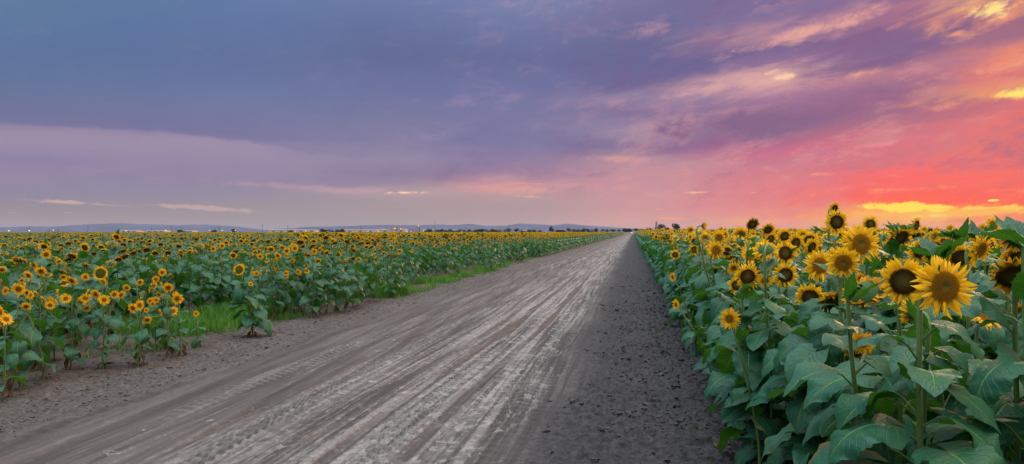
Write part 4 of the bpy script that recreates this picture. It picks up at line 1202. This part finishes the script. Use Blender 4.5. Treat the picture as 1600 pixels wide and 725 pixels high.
ew = n.add(el, n.mul(n.mul(n.add(n.mul(n.sub(w1, .5), .040), n.mul(n.sub(w2, .5), .045)), amp), n.mr(el, 0, .08, .25, 1)))
aw = n.add(az, n.mul(n.mul(n.sub(w2, .5), .25), amp))
EMAX = .42
fe = n.m('DIVIDE', ew, EMAX, clamp=True)
COLS = {
 0: [(0,(78,116,158)),(45,(74,110,158)),(90,(76,107,156)),(135,(84,110,155)),(170,(105,113,155)),(190,(120,118,158)),(203,(145,128,162)),(225,(148,130,165)),(245,(132,121,160)),(270,(148,130,160)),(300,(140,130,155)),(325,(152,138,146)),(345,(162,143,140)),(362,(160,140,138))],
 200: [(0,(74,112,160)),(45,(72,107,158)),(90,(76,104,155)),(135,(88,108,158)),(180,(112,114,158)),(199,(122,116,156)),(211,(148,130,165)),(235,(145,128,165)),(270,(140,126,160)),(300,(140,132,158)),(325,(154,141,148)),(345,(161,144,142)),(362,(160,142,138))],
 400: [(0,(82,114,165)),(45,(80,108,160)),(90,(82,103,155)),(135,(90,108,160)),(180,(112,115,160)),(212,(128,119,160)),(224,(155,138,168)),(250,(140,125,162)),(280,(145,128,162)),(300,(148,136,158)),(325,(157,144,148)),(350,(163,146,142))],
 600: [(0,(92,112,165)),(45,(86,102,155)),(90,(84,98,150)),(135,(96,104,158)),(180,(112,112,158)),(225,(128,120,160)),(250,(145,130,162)),(270,(137,118,156)),(288,(150,130,155)),(300,(178,150,158)),(312,(165,146,150)),(350,(168,148,142))],
 800: [(0,(104,118,172)),(45,(95,108,160)),(90,(90,98,152)),(135,(98,104,158)),(180,(112,110,160)),(225,(118,110,158)),(250,(135,115,158)),(275,(152,118,152)),(290,(205,140,145)),(305,(185,145,148)),(325,(175,146,148)),(350,(184,150,142))],
 1000: [(0,(112,108,158)),(45,(98,98,150)),(90,(92,92,146)),(130,(100,92,146)),(150,(145,122,160)),(175,(128,105,150)),(200,(150,128,160)),(225,(125,102,148)),(245,(170,130,150)),(270,(195,132,146)),(300,(200,135,145)),(325,(206,138,140)),(345,(217,148,130)),(362,(214,150,126))],
 1200: [(0,(122,104,150)),(30,(125,108,152)),(50,(180,132,150)),(75,(117,96,143)),(100,(140,110,150)),(120,(215,160,162)),(150,(160,115,150)),(190,(130,92,136)),(215,(150,92,135)),(235,(190,100,135)),(260,(195,115,137)),(300,(222,120,127)),(325,(225,122,125)),(345,(240,140,110)),(362,(248,150,100))],
 1400: [(0,(140,105,145)),(20,(172,114,140)),(50,(130,96,136)),(90,(125,92,136)),(115,(178,120,140)),(140,(150,102,135)),(165,(140,92,130)),(190,(165,102,130)),(220,(208,110,130)),(250,(205,110,126)),(275,(243,105,112)),(300,(246,97,97)),(316,(250,92,82)),(330,(255,165,72)),(345,(255,175,80)),(362,(255,160,75))],
 1600: [(0,(240,180,125)),(12,(225,145,120)),(30,(160,106,130)),(60,(165,106,130)),(80,(232,140,120)),(110,(213,116,120)),(145,(240,160,112)),(165,(215,112,120)),(200,(225,115,115)),(240,(235,112,110)),(270,(240,108,105)),(300,(245,100,92)),(320,(250,95,78)),(335,(255,140,70)),(350,(250,122,72)),(362,(250,122,80))],
}
col = None; prev = None
for px in sorted(COLS):
    a0 = math.atan((px-800)/F); stops = []
    for py, c in reversed(COLS[px]):
        e = max(0, azel(px, py)[1])/EMAX; stops.append((min(1, e), lin(*c)))
    r = n.ramp(fe, stops)
    if col is None: col = r
    else: col = n.mix(n.mr(aw, prev, a0, 0, 1, px > 600), col, r)
    prev = a0
hs = n.N.new('ShaderNodeHueSaturation'); n.put(hs.inputs['Saturation'], n.mr(az, R(5), R(30), .86, 1.04)); n.put(hs.inputs['Color'], col); col = hs.outputs[0]
# wisps: lighter and darker strands in the deck
w7 = n.noise(n.xyz(n.mul(az, 48.0), n.mul(es2, 130.0), 3.6), 1.0, 8, .7, .3)
wm = n.add(n.add(n.mul(w5, .5), n.mul(w6, .33)), n.mul(w7, .17))
wh = n.mr(wm, .50, .68)
wd = n.mr(wm, .50, .34)
hi = n.mix(right, lin(160, 148, 182), lin(238, 168, 160))
hi = n.mix(n.mul(n.mr(el, .10, .02), right), hi, lin(255, 165, 118))
lo = n.mix(right, lin(82, 92, 142), lin(122, 88, 134))
lo = n.mix(n.mul(n.mr(el, .10, .03), n.mr(az, R(10), R(25))), lo, lin(200, 92, 112))
col = n.mix(n.mul(wh, n.mul(n.mr(right, 0, 1, .14, .66, False), n.mr(el, 0, .06, .55, 1))), col, hi)
col = n.mix(n.mul(wd, n.mul(n.mr(right, 0, 1, .14, .66, False), n.m('MAXIMUM', n.mr(el, .035, .09), n.mul(n.mr(az, R(6), R(16)), .6)))), col, lo)
def patch_sky(px, py, sx, sy, slope, c, k=1.0, rag=.9, edge=1.3):
    global col
    a, e = azel(px, py); sa = sx/F*math.cos(a)**2; se = sy/F*math.cos(a)
    da = n.sub(az, a); de = n.sub(n.sub(el, e), n.mul(da, slope))
    q = n.m('SQRT', n.add(n.m('POWER', n.m('DIVIDE', da, sa), 2.0), n.m('POWER', n.m('DIVIDE', de, se), 2.0)))
    f = n.add(n.sub(1.0, q), n.mul(n.sub(n.add(n.mul(w6, .6), n.mul(w5 if sy > 5 else w4, .4)), .5), rag*7))
    col = n.mix(n.mul(n.mr(f, 0, edge), k), col, lin(*c))
# a lens of clearer, paler sky under the hard lower edge of the left-hand cloud deck
a0_, e0_ = azel(0, 194); a1_, e1_ = azel(540, 250)
edge_el = n.add(n.mr(az, a0_, a1_, e0_, e1_, False), n.add(n.mul(n.sub(n.add(n.mul(w2, .5), n.mul(w6, .5)), .5), .034), n.mul(n.m('SINE', n.mr(az, a0_, a1_, 0, PI, False)), .012)))
below_edge = n.mr(n.sub(el, edge_el), .006, -.012)
lens = n.mul(below_edge, n.mr(n.sub(el, edge_el), -.055, -.008))
col = n.mix(n.mul(n.mul(lens, n.mr(az, a1_+.03, a1_-.10)), .60), col, lin(160, 143, 166))
over = n.mul(n.mr(n.sub(el, edge_el), .0, .006), n.mr(n.sub(el, edge_el), .06, .01))
col = n.mix(n.mul(n.mul(over, n.mr(az, a1_+.08, a1_-.15)), .55), col, lin(108, 110, 152))
P = patch_sky
P(1200, 190, 170, 30, .06, (124, 92, 134), .95); P(1010, 182, 70, 12, .05, (118, 98, 148), .5, .9, 1.8); P(1060, 236, 80, 10, .03, (130, 100, 146), .5, .9, 1.8)
P(1350, 88, 190, 28, .16, (122, 96, 138), .9); P(1090, 100, 160, 26, .2, (94, 92, 144), .8); P(1560, 62, 100, 24, .25, (148, 102, 132), .9)
P(1470, 185, 60, 6, .1, (170, 100, 125), .6); P(1480, 130, 40, 7, 0, (165, 105, 125), .7); P(1420, 210, 120, 8, .1, (180, 100, 125), .5)
P(1000, 20, 220, 22, .15, (112, 108, 152), .6); P(1250, 15, 160, 14, .12, (128, 108, 150), .8); P(1270, 50, 150, 11, .16, (236, 168, 155), .8); P(1430, 150, 120, 14, .1, (180, 118, 135), .6); P(1520, 220, 120, 16, .05, (196, 112, 126), .6); P(1215, 124, 60, 12, .1, (245, 188, 165), .7, 1.3, 1.8); P(1218, 121, 16, 4, .1, (255, 215, 170), .8, 1.2, 1.2); P(1196, 116, 12, 3, .2, (255, 210, 170), .7, 1.2, 1.2); P(1120, 135, 90, 9, .12, (215, 165, 165), .7)
P(1330, 118, 60, 8, .1, (240, 165, 140), .8); P(1390, 45, 30, 8, .2, (240, 150, 125), .8)
P(1550, 22, 110, 26, .2, (248, 160, 120), .8); P(1552, 15, 55, 14, .22, (255, 222, 140), 1.0, .9, .7); P(1590, 100, 70, 14, .15, (246, 160, 125), .7); P(1480, 165, 60, 9, .1, (246, 150, 125), .6); P(1500, 48, 16, 6, .2, (250, 165, 120), .9); P(1588, 145, 34, 9, .1, (255, 225, 112), 1.0, .9, .7)
P(1300, 244, 150, 3.5, .22, (235, 85, 125), .55, .7); P(1180, 246, 90, 3, .12, (230, 90, 125), .5, .7); P(1340, 262, 110, 9, .03, (176, 104, 128), .6, 1.1, 1.5); P(1560, 262, 90, 9, .04, (205, 110, 120), .6, 1.1, 1.5); P(1500, 280, 130, 6, 0, (250, 82, 88), .7, 1.1); P(1420, 296, 90, 5, .02, (255, 140, 92), .7, 1.2); P(1560, 298, 70, 5, .0, (255, 132, 88), .6, 1.2)
P(1450, 310, 150, 9, 0, (255, 92, 60), .7, .8)
P(860, 298, 75, 9, -.05, (228, 165, 158), .6); P(960, 248, 60, 6, -.05, (225, 155, 155), .6); P(1290, 272, 45, 4, 0, (245, 150, 135), .8); P(940, 292, 70, 5, -.04, (216, 152, 150), .4)
P(1089, 300.5, 24, 2.2, 0, (255, 205, 135), .95, .6); P(1128, 301, 5, 1.2, 0, (250, 180, 130), .8, .3); P(1177, 301, 7, 1.4, 0, (250, 180, 130), .8, .3); P(1028, 327, 12, 1.4, 0, (255, 160, 110), .9, .2)
P(560, 297, 170, 8, -.03, (196, 158, 165), .7); P(628, 301, 38, 2.8, .03, (245, 205, 165), 1.0, .8, .7); P(430, 290, 90, 5, -.05, (176, 146, 164), .6); P(790, 296, 120, 10, -.03, (226, 158, 152), .6); P(840, 308, 40, 3, -.03, (240, 175, 150), .8, .8); P(835, 287, 50, 3, -.04, (232, 150, 140), .8, .8)
P(110, 316, 80, 3.4, -.05, (208, 172, 164), .85, 1.2, 1.3); P(150, 265, 200, 14, -.03, (158, 136, 160), .6); P(165, 320, 50, 1.6, -.05, (212, 175, 165), .7, .5); P(320, 325, 90, 3.2, -.06, (200, 168, 163), .8, 1.2, 1.3); P(105, 332, 16, 1.2, 0, (212, 175, 165), .7, .4); P(20, 333, 25, 1.4, -.02, (205, 170, 165), .6, .4)
P(1060, 342, 45, 3.2, -.04, (255, 165, 110), .85, .5); P(1010, 353, 22, 2.4, 0, (250, 160, 115), .8, .5); P(1180, 347, 110, 10, 0, (255, 168, 95), .8, .8); P(1270, 338, 50, 5, .05, (255, 150, 80), .7)
P(1490, 334, 150, 13, 0, (255, 180, 60), 1.0, 1.0, .6); P(1430, 324, 65, 6.5, -.02, (255, 222, 66), 1.0, 1.0, .5); P(1540, 325, 90, 3.5, 0, (255, 205, 60), .9, .9, .6); P(1470, 337, 60, 4, 0, (255, 214, 90), .8, .8, .8); P(1400, 352, 130, 9, 0, (255, 160, 65), .8, .8)
P(1570, 338, 60, 6, .05, (250, 100, 72), .9, .9); P(1500, 345, 40, 4, 0, (252, 120, 65), .7, .9)
P(1552, 313, 11, 2.4, .03, (255, 220, 105), 1.0, .3, .3); P(1515, 311, 3, 1, 0, (255, 180, 90), .9, .2)
# unseen sky above and behind the viewer, boosted as soft fill light
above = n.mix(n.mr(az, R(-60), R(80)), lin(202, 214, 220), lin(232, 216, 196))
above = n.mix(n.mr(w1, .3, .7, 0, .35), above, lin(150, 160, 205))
top_fill = n.N.new('ShaderNodeVectorMath'); top_fill.operation = 'SCALE'; n.L.new(above, top_fill.inputs[0]); top_fill.inputs['Scale'].default_value = TOPK
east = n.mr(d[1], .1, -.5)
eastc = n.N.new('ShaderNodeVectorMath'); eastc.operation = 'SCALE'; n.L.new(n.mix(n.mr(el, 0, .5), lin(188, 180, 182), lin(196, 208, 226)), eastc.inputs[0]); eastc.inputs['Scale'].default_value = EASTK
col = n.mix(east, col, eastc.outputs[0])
col = n.mix(n.mr(el, .42, 1.25), col, top_fill.outputs[0])
below = n.mr(el, -.02, -.10)
col = n.mix(below, col, (.08, .07, .06, 1))
sky = n.N.new('ShaderNodeTexSky'); sky.sky_type = 'NISHITA'; sky.sun_disc = False
sky.sun_elevation = SUN_EL; sky.sun_rotation = SUN_AZ; sky.dust_density = 3.0
bg1, bg2, ad, wo = n.N.new('ShaderNodeBackground'), n.N.new('ShaderNodeBackground'), n.N.new('ShaderNodeAddShader'), n.N.new('ShaderNodeOutputWorld')
n.L.new(sky.outputs[0], bg1.inputs[0]); bg1.inputs[1].default_value = .0015
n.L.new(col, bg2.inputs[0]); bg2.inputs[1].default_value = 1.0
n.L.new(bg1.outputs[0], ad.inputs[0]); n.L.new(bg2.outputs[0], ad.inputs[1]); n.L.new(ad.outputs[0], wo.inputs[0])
w.cycles.sampling_method = 'MANUAL'; w.cycles.sample_map_resolution = 1024

ld = bpy.data.lights.new('sunset_sun', 'SUN'); ld.energy = SUNK; ld.angle = R(18); ld.color = (1.0, .62, .38)
lo_ = bpy.data.objects.new('sunset_sun', ld); C.objects.link(lo_)
dirv = Vector((math.sin(SUN_AZ)*math.cos(SUN_EL+R(6)), math.cos(SUN_AZ)*math.cos(SUN_EL+R(6)), math.sin(SUN_EL+R(6))))
lo_.rotation_euler = (-dirv).to_track_quat('-Z', 'Y').to_euler()

# ------------------------------------------------------------------ camera and output
cd = bpy.data.cameras.new('camera'); cam = bpy.data.objects.new('camera', cd); C.objects.link(cam)
cam.location = (0, 0, H); cam.rotation_euler = (R(90), 0, 0)
cd.sensor_width = 36; cd.lens = F/1600*36; cd.clip_start = .05; cd.clip_end = 30000
cd.shift_y = -.5/1600
sc.camera = cam
sc.render.engine = 'CYCLES'
sc.cycles.use_denoising = True; sc.cycles.denoising_prefilter = 'NONE'
sc.cycles.max_bounces = 6; sc.cycles.diffuse_bounces = 2; sc.cycles.glossy_bounces = 2; sc.cycles.transmission_bounces = 3; sc.cycles.transparent_max_bounces = 4; sc.cycles.volume_bounces = 0
sc.cycles.use_fast_gi = False
sc.view_settings.view_transform = 'Standard'; sc.view_settings.look = 'None'; sc.view_settings.gamma = 1; sc.view_settings.exposure = 0
